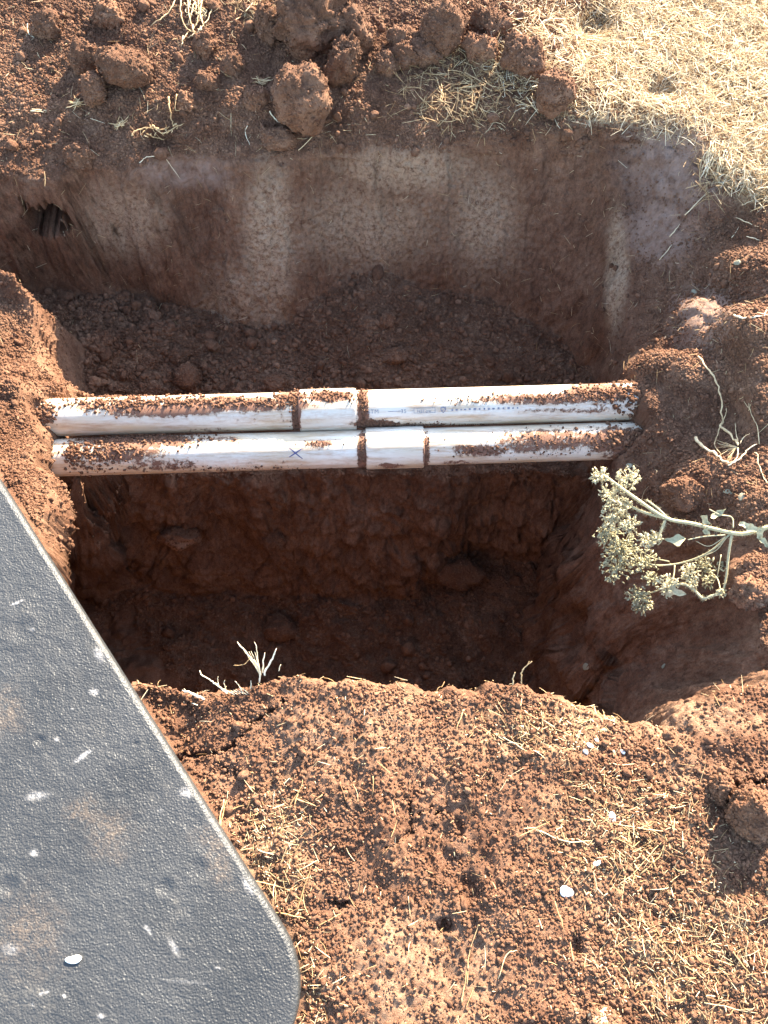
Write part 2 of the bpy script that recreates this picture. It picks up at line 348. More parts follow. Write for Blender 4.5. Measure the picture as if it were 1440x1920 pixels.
# far skirt so that the ground reaches the horizon
grow = .0026 * 1.55 ** np.arange(1, 23); off = np.cumsum(grow); off = off[off < 60]
ncol = len(gx); nrow = NR; K = len(off)
full = np.zeros((nrow + 2 * K, ncol + 2 * K, 3)); full[K:K + nrow, K:K + ncol] = P2
def far_z(z, o): return z * np.exp(-o / .25)
for k, o in enumerate(off):
    for (dst, src, s) in ((K - 1 - k, 0, -1), (K + ncol + k, ncol - 1, 1)):
        q = P2[:, src].copy(); q[:, 0] += s * o; q[:, 2] = far_z(q[:, 2], o); full[K:K + nrow, dst] = q
for k, o in enumerate(off):
    for (dst, src, s) in ((K - 1 - k, K, -1), (K + nrow + k, K + nrow - 1, 1)):
        q = full[src].copy(); q[:, 1] += s * o; q[:, 2] = far_z(q[:, 2], o); full[dst] = q
nr, nc = full.shape[:2]
idx = np.arange(nr * nc).reshape(nr, nc)
quads = np.stack([idx[:-1, :-1], idx[:-1, 1:], idx[1:, 1:], idx[1:, :-1]], -1).reshape(-1, 4)
def fast_mesh(name, V, Q, mat):
    me = bpy.data.meshes.new(name); n = Q.shape[1]
    me.vertices.add(len(V)); me.vertices.foreach_set('co', np.ascontiguousarray(V, np.float32).ravel())
    me.loops.add(Q.size); me.loops.foreach_set('vertex_index', np.ascontiguousarray(Q, np.int32).ravel())
    me.polygons.add(len(Q)); me.polygons.foreach_set('loop_start', np.arange(0, Q.size, n, dtype=np.int32))
    me.polygons.foreach_set('use_smooth', np.ones(len(Q), bool))
    me.update(); me.validate()
    if mat: me.materials.append(mat)
    o = bpy.data.objects.new(name, me); COL.objects.link(o); return o
def set_attr(o, name, vals, full_shape=True):
    a = o.data.attributes.new(name, 'FLOAT', 'POINT'); a.data.foreach_set('value', np.ascontiguousarray(vals, np.float32))
ground = fast_mesh('ground', full.reshape(-1, 3), quads, M_SOIL); ground['kind'] = 'structure'
for nm, val in (('dust', dust), ('clay', clay), ('thatch', thatch), ('cut', 1 - loose)):
    F_ = np.zeros((nr, nc)); F_[K:K + nrow, K:K + ncol] = np.asarray(val, float).reshape(nrow, ncol)
    if nm == 'thatch': F_[K:, K + ncol:] = .8
    set_attr(ground, nm, F_.ravel())
# ray lookups on the ground
sub = P2[::2, ::2]; sr, sc_ = sub.shape[:2]; si = np.arange(sr * sc_).reshape(sr, sc_)
sq = np.stack([si[:-1, :-1], si[:-1, 1:], si[1:, 1:], si[1:, :-1]], -1).reshape(-1, 4)
BVH = BVHTree.FromPolygons(sub.reshape(-1, 3).tolist(), sq.tolist())
CAMV = Vector((0, 0, CAM_H))
def hit(pxx, pyy):
    loc, n, i, d = BVH.ray_cast(CAMV, Vector(ray(pxx, pyy)).normalized())
    if loc is None:
        p = at(pxx, pyy, 0); return Vector(p), Vector((0, 0, 1))
    if n.z < 0: n = -n
    return loc, n
def mpp(p):   # metres per photo pixel at a point
    return float((np.array(p) - np.array((0, 0, CAM_H))) @ FWD) / FPX
def drop(x, y):
    loc, n, i, d = BVH.ray_cast(Vector((x, y, 1)), Vector((0, 0, -1)))
    return (loc, n if n.z > 0 else -n) if loc is not None else (Vector((x, y, 0)), Vector((0, 0, 1)))

# ------------------------------------------------------------------ geometry makers
def tube(pts, rad, sides=6, cap=True):
    pts = [np.array(p, float) for p in pts]; n = len(pts)
    if not hasattr(rad, '__len__'): rad = [rad] * n
    V, F = [], []
    prev = None
    for i in range(n):
        t = pts[min(i + 1, n - 1)] - pts[max(i - 1, 0)]; t = t / (np.linalg.norm(t) + 1e-12)
        if prev is None:
            a = np.cross(t, (0, 0, 1.)) if abs(t[2]) < .9 else np.cross(t, (1., 0, 0))
        else: a = prev - t * (prev @ t)
        a = a / (np.linalg.norm(a) + 1e-12); prev = a; b = np.cross(t, a)
        for k in range(sides):
            th = 2 * math.pi * k / sides; V.append(pts[i] + rad[i] * (math.cos(th) * a + math.sin(th) * b))
    for i in range(n - 1):
        for k in range(sides):
            k2 = (k + 1) % sides; F.append((i * sides + k, i * sides + k2, (i + 1) * sides + k2, (i + 1) * sides + k))
    if cap: F.append(tuple(range(sides))[::-1]); F.append(tuple((n - 1) * sides + k for k in range(sides)))
    return V, F
def join(parts):
    V, F = [], []
    for v, f in parts:
        o = len(V); V += list(v); F += [tuple(i + o for i in q) for q in f]
    return V, F
def spline(pts, sub=5):
    P_ = [np.array(p, float) for p in pts]; P_ = [2 * P_[0] - P_[1]] + P_ + [2 * P_[-1] - P_[-2]]; out = []
    for i in range(1, len(P_) - 2):
        for k in range(sub):
            t = k / sub; a, b, c, d = P_[i - 1:i + 3]
            out.append(.5 * (2 * b + (c - a) * t + (2 * a - 5 * b + 4 * c - d) * t * t + (3 * b - a - 3 * c + d) * t ** 3))
    out.append(P_[-2]); return out
def ico(sub):
    import bmesh
    bm = bmesh.new(); bmesh.ops.create_icosphere(bm, subdivisions=sub, radius=1)
    V = np.array([v.co[:] for v in bm.verts]); F = [tuple(v.index for v in f.verts) for f in bm.faces]; bm.free()
    return V, F
ICO = {k: ico(k) for k in (1, 2, 3, 4, 5)}
def clod_shape(sub, seed, rough=.22, crumb=.12, facet=0.):
    V, F = ICO[sub]; S = np.array((seed * 3.17, seed * 1.31, seed * 7.7))
    d = 1 + rough * fbm(V + S, 1.3, seed, 3) * 1.7 + .8 * rough * fbm(V + S, 3.2, seed + 5, 3)
    if crumb:
        Wd = V * d[:, None] + S; Wd = Wd + .16 * np.stack([vnoise(Wd, 3.1, seed + 31), vnoise(Wd, 3.1, seed + 32), vnoise(Wd, 3.1, seed + 33)], 1)
        d = d + crumb * (.55 - worley(Wd, 3.6, seed)) * smooth(vnoise(Wd, 1.6, seed + 40), -.5, .6) + .55 * crumb * (.55 - worley(Wd, 8., seed + 2)) + .5 * crumb * fbm(Wd, 12, seed + 9, 2)
    W = V * d[:, None]
    if facet:
        rs = np.random.default_rng(seed)
        for _ in range(5):
            n = rs.normal(size=3); n /= np.linalg.norm(n); h = W @ n; W = W - np.maximum(h - .72, 0)[:, None] * n * facet
    return W, F
def straws(pos, dirn, length, rad, up, bend, tint, sides=3, rings=4):
    "many thin bent stalks as one mesh (vectorised)"
    n = len(pos); t = np.linspace(0, 1, rings)
    side = np.cross(dirn, up); side /= np.linalg.norm(side, axis=1, keepdims=True) + 1e-9
    upn = np.cross(side, dirn)
    c = pos[:, None] + dirn[:, None] * (length[:, None] * (t - .5))[..., None]
    c = c + upn[:, None] * (bend[:, 0:1] * length[:, None] * (.25 - (t - .5) ** 2) * 2)[..., None] + side[:, None] * (bend[:, 1:2] * length[:, None] * (.25 - (t - .5) ** 2) * 2)[..., None]
    th = 2 * np.pi * np.arange(sides) / sides
    r = rad[:, None] * (1 - .45 * np.abs(t - .4) * 1.6)
    V = c[:, :, None] + r[:, :, None, None] * (np.cos(th)[None, None, :, None] * side[:, None, None] + np.sin(th)[None, None, :, None] * upn[:, None, None])
    V = V.reshape(-1, 3)
    base = (np.arange(n) * rings * sides)[:, None]; Q = []
    for i in range(rings - 1):
        for k in range(sides):
            k2 = (k + 1) % sides
            Q.append(base + np.array([[i * sides + k, i * sides + k2, (i + 1) * sides + k2, (i + 1) * sides + k]]))
    Q = np.stack(Q, 1).reshape(-1, 4)
    return V, Q, np.repeat(tint, rings * sides)

# sampling the surface
GN_ = grid_normals(P2).reshape(-1, 3)
area = np.linalg.norm(np.cross(np.gradient(P2, axis=1), np.gradient(P2, axis=0)), axis=-1).ravel()
U2, V2 = proj(flat2)
inview = ((U2 > -120) & (U2 < 1560) & (V2 > -120) & (V2 < 2040)).astype(float)
def sample(n, weight):
    p = area * weight * inview; p = p / p.sum()
    i = RNG.choice(len(p), n, p=p)
    return flat2[i] + RNG.normal(0, .0012, (n, 3)) * (1 - .75 * np.abs(GN_[i])), GN_[i], i

# ------------------------------------------------------------------ foam kneeling pad at the lower left
def pad_material():
    m, nt, b = mat_new('dark_foam')
    vec = N(nt, 'ShaderNodeNewGeometry').outputs['Position']
    n1 = noise_tex(nt, 8, 5, .6, vec); n2 = noise_tex(nt, 420, 3, .6, vec)
    c = ramp(nt, n1.outputs[0], [(.3, (.022, .0228, .0232)), (.7, (.036, .0365, .0365))]).outputs[0]
    n4 = noise_tex(nt, 11, 4, .6, vec); n5 = noise_tex(nt, 90, 5, .8, vec)
    d1 = ramp(nt, n4.outputs[0], [(.62, (0, 0, 0)), (.80, (.5, .5, .5))]).outputs[0]
    d2 = ramp(nt, n5.outputs[0], [(.42, (0, 0, 0)), (.62, (1, 1, 1))]).outputs[0]
    c = mix(nt, mix(nt, 1, d1, d2, 'MULTIPLY'), c, (.17, .15, .12))
    a = N(nt, 'ShaderNodeAttribute', attribute_name='scuff'); sc = mix(nt, 1, a.outputs['Color'], ramp(nt, noise_tex(nt, 240, 5, .8, vec).outputs[0], [(.36, (0, 0, 0)), (.6, (1, 1, 1))]).outputs[0], 'MULTIPLY')
    c = mix(nt, sc, c, (.36, .34, .32))
    a = N(nt, 'ShaderNodeAttribute', attribute_name='soiled'); sc = mix(nt, 1, a.outputs['Color'], ramp(nt, noise_tex(nt, 130, 8, .85, vec).outputs[0], [(.44, (0, 0, 0)), (.58, (1, 1, 1))]).outputs[0], 'MULTIPLY')
    c = mix(nt, sc, c, (.20, .14, .09))
    nt.links.new(c, b.inputs['Base Color']); b.inputs['Roughness'].default_value = .44; b.inputs['Specular IOR Level'].default_value = .32
    v = N(nt, 'ShaderNodeTexVoronoi', feature='SMOOTH_F1'); v.inputs['Scale'].default_value = 400; nt.links.new(noise_tex(nt, 40, 2, .5, vec).outputs['Color'], v.inputs['Vector'])
    mp = N(nt, 'ShaderNodeMapping'); mp.inputs['Scale'].default_value = (1, 1, 1); nt.links.new(vec, mp.inputs[0])
    nt.links.new(mp.outputs[0], v.inputs['Vector'])
    p = bump(nt, b, v.outputs['Distance'], .0017, .6)
    p = bump(nt, b, n2.outputs[0], .0015, .6, p)
    bump(nt, b, noise_tex(nt, 60, 4, .6, vec).outputs[0], .003, .5, p)
    return m
M_PAD = pad_material()
PZ = .036; PTH = .027
e0, e1 = at(120, 1090, PZ)[:2], at(500, 1690, PZ)[:2]
ex = (e1 - e0) / np.linalg.norm(e1 - e0); ey = np.array((ex[1], -ex[0]))          # along the right edge, and inwards (to the left)
if ey[0] > 0: ey = -ey
corner = e1 + ex * .140
LW, LH, RC = .42, .95, .106
def rounded(inset):
    pts = []
    for (cx, cy, a0) in ((-RC, RC, 0), (-RC, LW - RC, 90), (-LH + RC, LW - RC, 180), (-LH + RC, RC, 270)):
        for k in range(13):
            a = R(a0 + 90 * k / 12 - 90)
            pts.append((cx + (RC - inset) * math.cos(a), cy + (RC - inset) * math.sin(a)))
    return pts
def pad_w(u, v, z): q = corner + ex * u + ey * v; return (q[0], q[1], z)
pad = thing('kneeling_pad', 'dark grey foam kneeling pad with rounded corner lying beside the pit', 'kneeling pad', Vector(pad_w(-LH / 2, LW / 2, PZ - PTH)))
V, F = [], []
prof = [(.004, PZ - PTH), (.001, PZ - PTH + .002), (0, PZ - PTH + .005), (0, PZ - .006), (.0006, PZ - .004), (.002, PZ - .0018), (.007, PZ - .0002)]
nrim = 52
for ins, z in prof:
    for (u, v) in rounded(ins): V.append(pad_w(u, v, z))
for r_ in range(len(prof) - 1):
    for k in range(nrim):
        k2 = (k + 1) % nrim; F.append((r_ * nrim + k, r_ * nrim + k2, (r_ + 1) * nrim + k2, (r_ + 1) * nrim + k))
F.append(tuple(range(nrim))[::-1])
body = part('body', V, F, M_PAD, pad)
# the top skin is its own grid so that it can carry wear and a slightly dented surface
nu, nv = 400, 176
gu = np.linspace(-LH + .007, -.007, nu); gv = np.linspace(.007, LW - .007, nv)
uu, vv = np.meshgrid(gu, gv, indexing='ij'); r2 = RC - .007
cu = np.clip(uu, -LH + RC, -RC); cv = np.clip(vv, RC, LW - RC)
du, dv = uu - cu, vv - cv; m_ = np.maximum(np.abs(du), np.abs(dv)); l_ = np.hypot(du, dv) + 1e-12
both = (np.abs(du) > 1e-9) & (np.abs(dv) > 1e-9)
f_ = np.where(both, m_ / l_, 1); uu, vv = cu + du * f_, cv + dv * f_
T = corner[None] + uu.reshape(-1, 1) * ex + vv.reshape(-1, 1) * ey
T = np.concatenate([T, np.full((len(T), 1), PZ)], 1)
edge = smooth(r2 - np.hypot(np.maximum(np.abs(du) , 0), np.maximum(np.abs(dv), 0)).reshape(-1) * 1.0, 0, .02)
edged = np.minimum.reduce([(-.007 - uu).ravel(), (uu + LH - .007).ravel(), (vv - .007).ravel(), (LW - .007 - vv).ravel()]); edge = smooth(np.minimum(edged, edge * .02 + 0), 0, .012)
dent = 0
for (cx, cy, s) in ((40, 1180, 22), (310, 1665, 12), (15, 1660, 14), (370, 1630, 16), (75, 1390, 9), (255, 1395, 5), (190, 1100, 9)):
    c_ = at(cx, cy, PZ); q = np.hypot(T[:, 0] - c_[0], T[:, 1] - c_[1]) / (s * .0007)
    dent = dent - .0016 * np.exp(-q * q) + .0007 * np.exp(-(q - 1.4) ** 2 * 3)
T[:, 2] += edge * (.0007 * fbm(T, 30, 71, 2) + .0005 * fbm(T, 160, 72, 2) + dent)
ti = np.arange(nu * nv).reshape(nu, nv)
tq = np.stack([ti[:-1, :-1], ti[:-1, 1:], ti[1:, 1:], ti[1:, :-1]], -1).reshape(-1, 4)
T_local = T - np.array(pad.location)
top = fast_mesh('top_skin', T_local, tq[:, ::-1] if np.cross((T[nv] - T[0]), (T[1] - T[0]))[2] < 0 else tq, M_PAD); top.parent = pad
TU, TVv = proj(T)
TN = fbm(T, 55, 301, 4)
def tb(cx, cy, rx, ry, ang=0, soft=.6):
    c, s = math.cos(R(ang)), math.sin(R(ang)); a = (TU - cx) * c + (TVv - cy) * s; b_ = -(TU - cx) * s + (TVv - cy) * c
    rag = 1 + .5 * TN
    return 1 - smooth(np.hypot(a / rx, b_ / ry) * rag, 1 - soft, 1 + soft)
scf = 0
for q in ((157, 1417, 17, 3, -35, 1), (32, 1130, 10, 1.6, -25, 1), (176, 1298, 8, 6, 0, 1), (106, 1386, 4, 3, 0, .8), (65, 1600, 9, 7, 0, .7), (277, 1743, 10, 3.5, 55, .8), (350, 1485, 15, 8, 0, .6), (465, 1660, 20, 7, 55, .6), (70, 1492, 20, 8, -10, .45), (190, 1905, 5, 4, 0, .9), (82, 1862, 9, 1.5, -20, .9), (325, 1775, 14, 4, 60, .5), (185, 1225, 14, 8, 60, .5), (60, 1180, 6, 3, 0, .4), (135, 1330, 3, 2, 0, .8), (120, 1868, 3, 4, 0, .9), (60, 1884, 3, 3, 0, .9), (410, 1815, 8, 1, 0, .6), (340, 1840, 40, 2, 5, .25), (300, 1520, 3, 3, 0, .7), (20, 1780, 14, 9, 0, .3)):
    scf = np.maximum(scf, tb(*q[:5]) * q[5])
so = 0
for q in ((155, 1520, 26, 22, 0), (205, 1555, 34, 36, 0), (10, 1340, 30, 34, 0), (400, 1580, 34, 14, 30), (55, 1745, 50, 50, 0), (410, 1625, 16, 40, -30)):
    so = np.maximum(so, tb(*q, soft=.95) * .34)
set_attr(top, 'scuff', scf); set_attr(top, 'soiled', so)
def on_pad(x, y, m=0.004):
    q = np.stack([x, y], -1) - corner; u = q @ ex; v = q @ ey
    return (u < m) & (u > -LH - m) & (v > -m) & (v < LW + m) & (np.hypot(np.clip(u + RC, 0, None), np.clip(RC - v, 0, None)) < RC + m)
padmask = 1 - on_pad(flat2[:, 0], flat2[:, 1]).astype(float)

# ------------------------------------------------------------------ the two white pipes
PR, CR = .0330, .0372
Z1, Z2 = -.155, -.184
def pvc_material():
    m, nt, b = mat_new('soiled_white_plastic')
    tc = N(nt, 'ShaderNodeTexCoord').outputs['Object']
    mp = N(nt, 'ShaderNodeMapping'); mp.inputs['Scale'].default_value = (.14, 1, 1); nt.links.new(tc, mp.inputs[0])
    s1 = noise_tex(nt, 90, 6, .75, mp.outputs[0]); s2 = noise_tex(nt, 26, 5, .65, mp.outputs[0]); s3 = noise_tex(nt, 70, 8, .8, tc); s4 = noise_tex(nt, 9, 3, .5, tc)
    c = mix(nt, ramp(nt, s2.outputs[0], [(.30, (0, 0, 0)), (.60, (.95, .95, .95))]).outputs[0], (.75, .70, .60), (.56, .42, .25))
    c = mix(nt, ramp(nt, s1.outputs[0], [(.47, (0, 0, 0)), (.66, (.85, .85, .85))]).outputs[0], c, (.40, .25, .14))
    a = N(nt, 'ShaderNodeAttribute', attribute_name='mud')
    add = N(nt, 'ShaderNodeMath', operation='ADD'); nt.links.new(a.outputs['Fac'], add.inputs[0]); nt.links.new(s3.outputs[0], add.inputs[1])
    c = mix(nt, ramp(nt, add.outputs[0], [(.45, (0, 0, 0)), (.68, (.6, .6, .6))]).outputs[0], c, (.50, .30, .17))
    f = ramp(nt, add.outputs[0], [(.60, (0, 0, 0)), (.66, (1, 1, 1))]).outputs[0]
    c = mix(nt, f, c, mix(nt, s4.outputs[0], (.12, .05, .028), (.24, .12, .07)))
    nt.links.new(c, b.inputs['Base Color'])
    nt.links.new(ramp(nt, f, [(0, (.34,) * 3), (1, (.95,) * 3)]).outputs[0], b.inputs['Roughness'])
    b.inputs['Specular IOR Level'].default_value = .45
    p = bump(nt, b, f, .0012, .8); bump(nt, b, s1.outputs[0], .0006, .4, p)
    return m
M_PVC = pvc_material()
class Pipe: pass
def pipe_axis(xl, yl, xr, yr, z):
    p = Pipe(); p.a = at(xl, yl, z); p.b = at(xr, yr, z); p.d = (p.b - p.a); p.L = np.linalg.norm(p.d); p.d /= p.L
    p.n = np.array((0, 0, 1.)); p.s = np.cross(p.n, p.d)      # s points away from the camera (+y)
    return p
pA = pipe_axis(480, 772.5, 947, 759.5, Z1); pB = pipe_axis(480, 847, 947, 833, Z2)
def s_of(p, pxx):
    "distance along the axis seen at photo column pxx"
    k = (pxx - 720) / FPX; c = np.array((0, 0, CAM_H)); A = p.a - c
    return float((k * (A @ FWD) - A @ RIGHT) / (p.d @ RIGHT - k * (p.d @ FWD)))
def on_cyl(p, s, th, r):
    "th from straight up, positive towards the camera"
    return p.a + p.d * s + r * (math.cos(th) * p.n - math.sin(th) * p.s)
def cyl_mesh(p, s0, s1, rad_prof, nth=64, ns=160):
    S = np.linspace(s0, s1, ns); V = []
    for s in S:
        r = rad_prof(s)
        for k in range(nth):
            V.append(on_cyl(p, s, 2 * math.pi * k / nth, r))
    F = [(i * nth + k, i * nth + (k + 1) % nth, (i + 1) * nth + (k + 1) % nth, (i + 1) * nth + k) for i in range(ns - 1) for k in range(nth)]
    F.append(tuple(range(nth))[::-1]); F.append(tuple((ns - 1) * nth + k for k in range(nth)))
    return np.array(V), F
def mud_attr(o, p, V, blobs):
    uu, vv = proj(V); m = np.full(len(V), -.12)
    for (cx, cy, rx, ry, a) in blobs:
        d = np.hypot((uu - cx) / rx, (vv - cy) / ry); m = np.maximum(m, a * (1 - smooth(d, .4, 1.4)) - .05 * (d > 1.4) - .07)
    set_attr(o, 'mud', m)
def build_pipe(p, label, sl, sr, cl, crr, blobs):
    t = thing('water_pipe', label, 'pipe', Vector(on_cyl(p, s_of(p, 720), math.pi, PR)))
    s0, s1 = s_of(p, sl), s_of(p, sr); c0, c1 = s_of(p, cl), s_of(p, crr)
    loc = np.array(t.location); rot = np.array([p.d, p.s, p.n])
    for nm, a, b, rp, ns in (('pipe_length', s0, c0 + .012, lambda s: PR, 220), ('pipe_length', c1 - .012, s1, lambda s: PR, 220)):
        Vv, Ff = cyl_mesh(p, a, b, rp, 72, ns); o = part(nm, Vv, Ff, M_PVC, t); mud_attr(o, p, Vv, blobs)
    L = c1 - c0
    Vv, Ff = cyl_mesh(p, c0, c1, lambda s: CR - .0014 * math.exp(-min(s - c0, c1 - s) / .0012) , 72, 80)
    o = part('coupling', Vv, Ff, M_PVC, t); mud_attr(o, p, Vv, blobs)
    return t
mudA = [(430, 758, 170, 17, .32), (300, 768, 120, 17, .32), (545, 745, 32, 12, .4), (556, 770, 9, 60, .42), (620, 743, 48, 12, .38), (681, 762, 11, 60, .42), (700, 795, 50, 9, .35), (790, 798, 90, 6, .22), (1010, 748, 140, 12, .28), (900, 767, 110, 4, .10), (1120, 735, 70, 20, .35), (1130, 765, 60, 12, .15), (180, 760, 50, 15, .2), (390, 807, 60, 6, .15), (1060, 770, 100, 6, .2), (470, 782, 160, 10, .08)]
mudB = [(260, 825, 120, 15, .38), (230, 850, 90, 20, .27), (400, 825, 60, 8, .20), (310, 872, 90, 14, .20), (600, 832, 30, 8, .25), (679, 850, 10, 45, .38), (799, 850, 7, 45, .32), (900, 845, 60, 14, .28), (860, 868, 40, 6, .2), (1030, 825, 120, 25, .25), (1150, 825, 80, 25, .34), (1200, 845, 60, 30, .4), (1150, 855, 30, 10, .25), (730, 873, 30, 6, .27), (400, 880, 200, 6, .12), (985, 838, 50, 12, .25), (520, 870, 150, 8, .06)]
pipe1 = build_pipe(pA, 'upper white plastic pipe printed with blue lettering, farther from the camera', -60, 1330, 562, 668, mudA)
pipe2 = build_pipe(pB, 'lower white plastic pipe marked with a blue pen cross, nearer the camera', 60, 1370, 686, 794, mudB)
# printed line, shield and pen cross, wrapped on the pipes
def ink_material(name, col, patchy):
    m, nt, b = mat_new(name)
    vec = N(nt, 'ShaderNodeNewGeometry').outputs['Position']
    n = noise_tex(nt, 700, 3, .7, vec)
    c = mix(nt, ramp(nt, n.outputs[0], [(.35, (0, 0, 0)), (.62, (patchy,) * 3)]).outputs[0], col, (.55, .53, .52))
    nt.links.new(c, b.inputs['Base Color']); b.inputs['Roughness'].default_value = .5
    return m
M_INK = ink_material('faded_blue_print', (.05, .06, .10), .5); M_PEN = ink_material('blue_pen', (.02, .022, .12), .1)
def th_of(p, s, pyy):
    best = None
    for k in range(-60, 100):
        th = R(k); v = proj(on_cyl(p, s, th, PR)[None])[1][0]
        if best is None or abs(v - pyy) < best[0]: best = (abs(v - pyy), th)
    return best[1]
def wrap(p, parent, name, flatV, F, mat, s0, th0, slope=0):
    V = [on_cyl(p, s0 + x, th0 - y / PR, PR + .00035 + .0001) for x, y in flatV]
    return part(name, V, F, mat, parent, False)
def text_flat(txt, size):
    cu = bpy.data.curves.new('printing', 'FONT'); cu.body = txt; cu.size = size * 1.3; cu.space_character = 1.15; cu.resolution_u = 2
    o = bpy.data.objects.new('printing', cu); COL.objects.link(o); dg = bpy.context.evaluated_depsgraph_get(); dg.update()
    me = o.evaluated_get(dg).to_mesh(); V = [(v.co.x, v.co.y) for v in me.vertices]; F = [tuple(q.vertices) for q in me.polygons]
    o.evaluated_get(dg).to_mesh_clear(); COL.objects.unlink(o); bpy.data.objects.remove(o); bpy.data.curves.remove(cu)
    return V, F
def rect(x0, y0, x1, y1):
    x0, y0, x1, y1 = (q * 1.3 for q in (x0, y0, x1, y1))
    return [(x0, y0), (x1, y0), (x1, y1), (x0, y1)], [(0, 1, 2, 3)]
def stroke(a, b, wd):
    a, b = np.array(a) * 1.3, np.array(b) * 1.3; wd *= 1.25; d = (b - a) / np.linalg.norm(b - a); n_ = np.array((-d[1], d[0])) * wd / 2
    m = 8; V = []; 
    for k in range(m + 1):
        q = a + (b - a) * k / m; ww = .6 + .4 * math.sin(math.pi * k / m); V += [tuple(q + n_ * ww), tuple(q - n_ * ww)]
    return V, [(2 * k, 2 * k + 1, 2 * k + 3, 2 * k + 2) for k in range(m)]
mp1 = mpp(pA.a)
def print_at(name, shape, pxx, pyy, p=pA, t=pipe1, mat=None):
    s = s_of(p, pxx); wrap(p, t, name, shape[0], shape[1], mat or M_INK, s, th_of(p, s, pyy))
print_at('printed_lettering', text_flat('STM', .0075), 689, 775.5)
print_at('printed_lettering', rect(0, 0, .018, .0007), 727, 772)
print_at('printed_lettering', text_flat('35', .0072), 750, 774.5)
fr = join([rect(0, 0, .0285, .0005), rect(0, .0065, .0285, .007), rect(0, .0005, .0005, .0065), rect(.028, .0005, .0285, .0065), rect(-.003, .0032, 0, .0038)])
print_at('printed_box', fr, 774, 775)
print_at('printed_lettering', text_flat('NSF-pw', .0052), 780, 773.4)
shield = [(x * 1.3, y * 1.3) for x, y in [(-.0036, .004), (0, .0048), (.0036, .004), (.0036, .0005), (.002, -.0022), (0, -.004), (-.002, -.0022), (-.0036, .0005)]]
inn = [(x * .66, y * .66) for x, y in shield]
print_at('printed_shield', (shield + inn, [(i, (i + 1) % 8, 8 + (i + 1) % 8, 8 + i) for i in range(8)] + []), 828, 769)
print_at('printed_shield', join([stroke((-.002, -.001), (.002, .0022), .0009)]), 828, 769)
dots = []
x = 0
for k in range(15):
    wd = random.uniform(.0018, .0036); dots.append(rect(x, random.uniform(-.0003, .0003), x + wd, random.uniform(.0019, .0027))); x += wd + random.uniform(.003, .0045)
print_at('printed_lettering', join(dots), 843, 770)
print_at('printed_lettering', text_flat('4  0 1', .0068), 1122, 759)
print_at('pen_cross', join([stroke((-.0085, -.0055), (.0085, .005), .0017), stroke((-.0082, .0068), (.0088, -.0085), .0016)]), 557, 849, pB, pipe2, M_PEN)

# ------------------------------------------------------------------ clods (each a thing)
CLODPTS = []
def clod(pxx, pyy, wpx, hpx, label, rot=0., sub=4, rough=.22, crumb=.16, facet=0., seed=None, sink=.35, cat='clod', name='soil_clod', mat=None, group=None):
    loc, n = hit(pxx, pyy + hpx * .25); m = mpp(loc)
    seed = seed if seed is not None else int(pxx * 7 + pyy)
    W, F = clod_shape(sub, seed % 997, rough, crumb, facet)
    sx, sz = wpx * m / 2, hpx * m / 2 * 1.05; sy = (sx + sz) / 2 * .9
    W = W * np.array((sx, sy, sz)) / 1.02
    c_, s_ = math.cos(rot), math.sin(rot)
    W = np.stack([W[:, 0] * c_ + W[:, 2] * s_, W[:, 1], -W[:, 0] * s_ + W[:, 2] * c_], 1)
    ct, st = math.cos(-.5), math.sin(-.5)      # lean so that its broad side faces up the slope
    W = np.stack([W[:, 0], W[:, 1] * ct - W[:, 2] * st, W[:, 1] * st + W[:, 2] * ct], 1)
    c = np.array(loc) + np.array(n) * sz * (1 - sink) * .8
    o = mesh_obj(name, W, F, mat or M_CLOD); o.location = c
    CLODPTS.append((W + c, m, hpx)); tag(o, label, cat, group); return o
C = clod
C(247, 130, 104, 66, 'large oval clod of red soil with sunlit top on the far bank, left side', .22, 5, .12, .10, sink=.1)
C(600, 55, 150, 100, 'biggest lumpy heap of red soil at the top centre of the far bank', .0, 5, .3, .2, sink=.1)
C(572, 168, 104, 112, 'upright brown clod just below the biggest lumpy heap', .1, 5, .2, .12, sink=.1)
C(640, 108, 62, 86, 'knobbly clod leaning on the right flank of the biggest heap', .4, 4, .32, .2, sink=.2)
C(672, 60, 56, 74, 'sloping clod at the right shoulder of the biggest heap', -.5, 4, .28, .16, sink=.2)
C(565, 95, 46, 32, 'small clod at the left foot of the biggest heap', .2, 4, .28, .2, sink=.2)
C(505, 45, 54, 66, 'rough clod left of the biggest heap at the top', .2, 4, .28, .2)
C(828, 42, 84, 90, 'dark rounded clod in shade at the top edge right of centre', .1, 5, .14, .08, sink=.25)
C(1038, 163, 76, 78, 'angular block of soil at the edge of the pale dry grass', .2, 5, .16, .08, .8, sink=.15)
C(985, 108, 88, 70, 'sod lump with dry grass uphill from the angular block', .6, 5, .22, .16)
C(905, 95, 58, 54, 'crumbling sod lump between the dark rounded clod and the angular block', .1, 4, .3, .2)
C(905, 40, 70, 60, 'reddish heap of clods beside the dark rounded clod', .3, 4, .32, .22)
C(752, 68, 56, 42, 'flat topped clod left of the dark rounded clod', 0, 4, .3, .2)
C(752, 100, 52, 48, 'crumbly clod under the flat topped clod', .4, 4, .3, .2)
C(800, 95, 64, 40, 'sod lump tufted with straw below the dark rounded clod', .1, 4, .3, .2)
C(795, 108, 44, 40, 'brown clod stuck to the straw tufted sod lump', .2, 4, .24, .12)
C(728, 118, 40, 40, 'pale topped clod on the far bank right of the biggest heap', .1, 4, .28, .2)
C(178, 166, 46, 58, 'narrow clod with a pale fleck on top, left of the large oval clod', .1, 4, .2, .12)
C(160, 105, 52, 56, 'dull clod in shade above the narrow clod', .2, 4, .24, .14)
C(205, 28, 54, 48, 'sunlit clod near the top left corner', .1, 4, .3, .2)
C(92, 45, 54, 46, 'root bound clod at the top left corner', .3, 4, .26, .2)
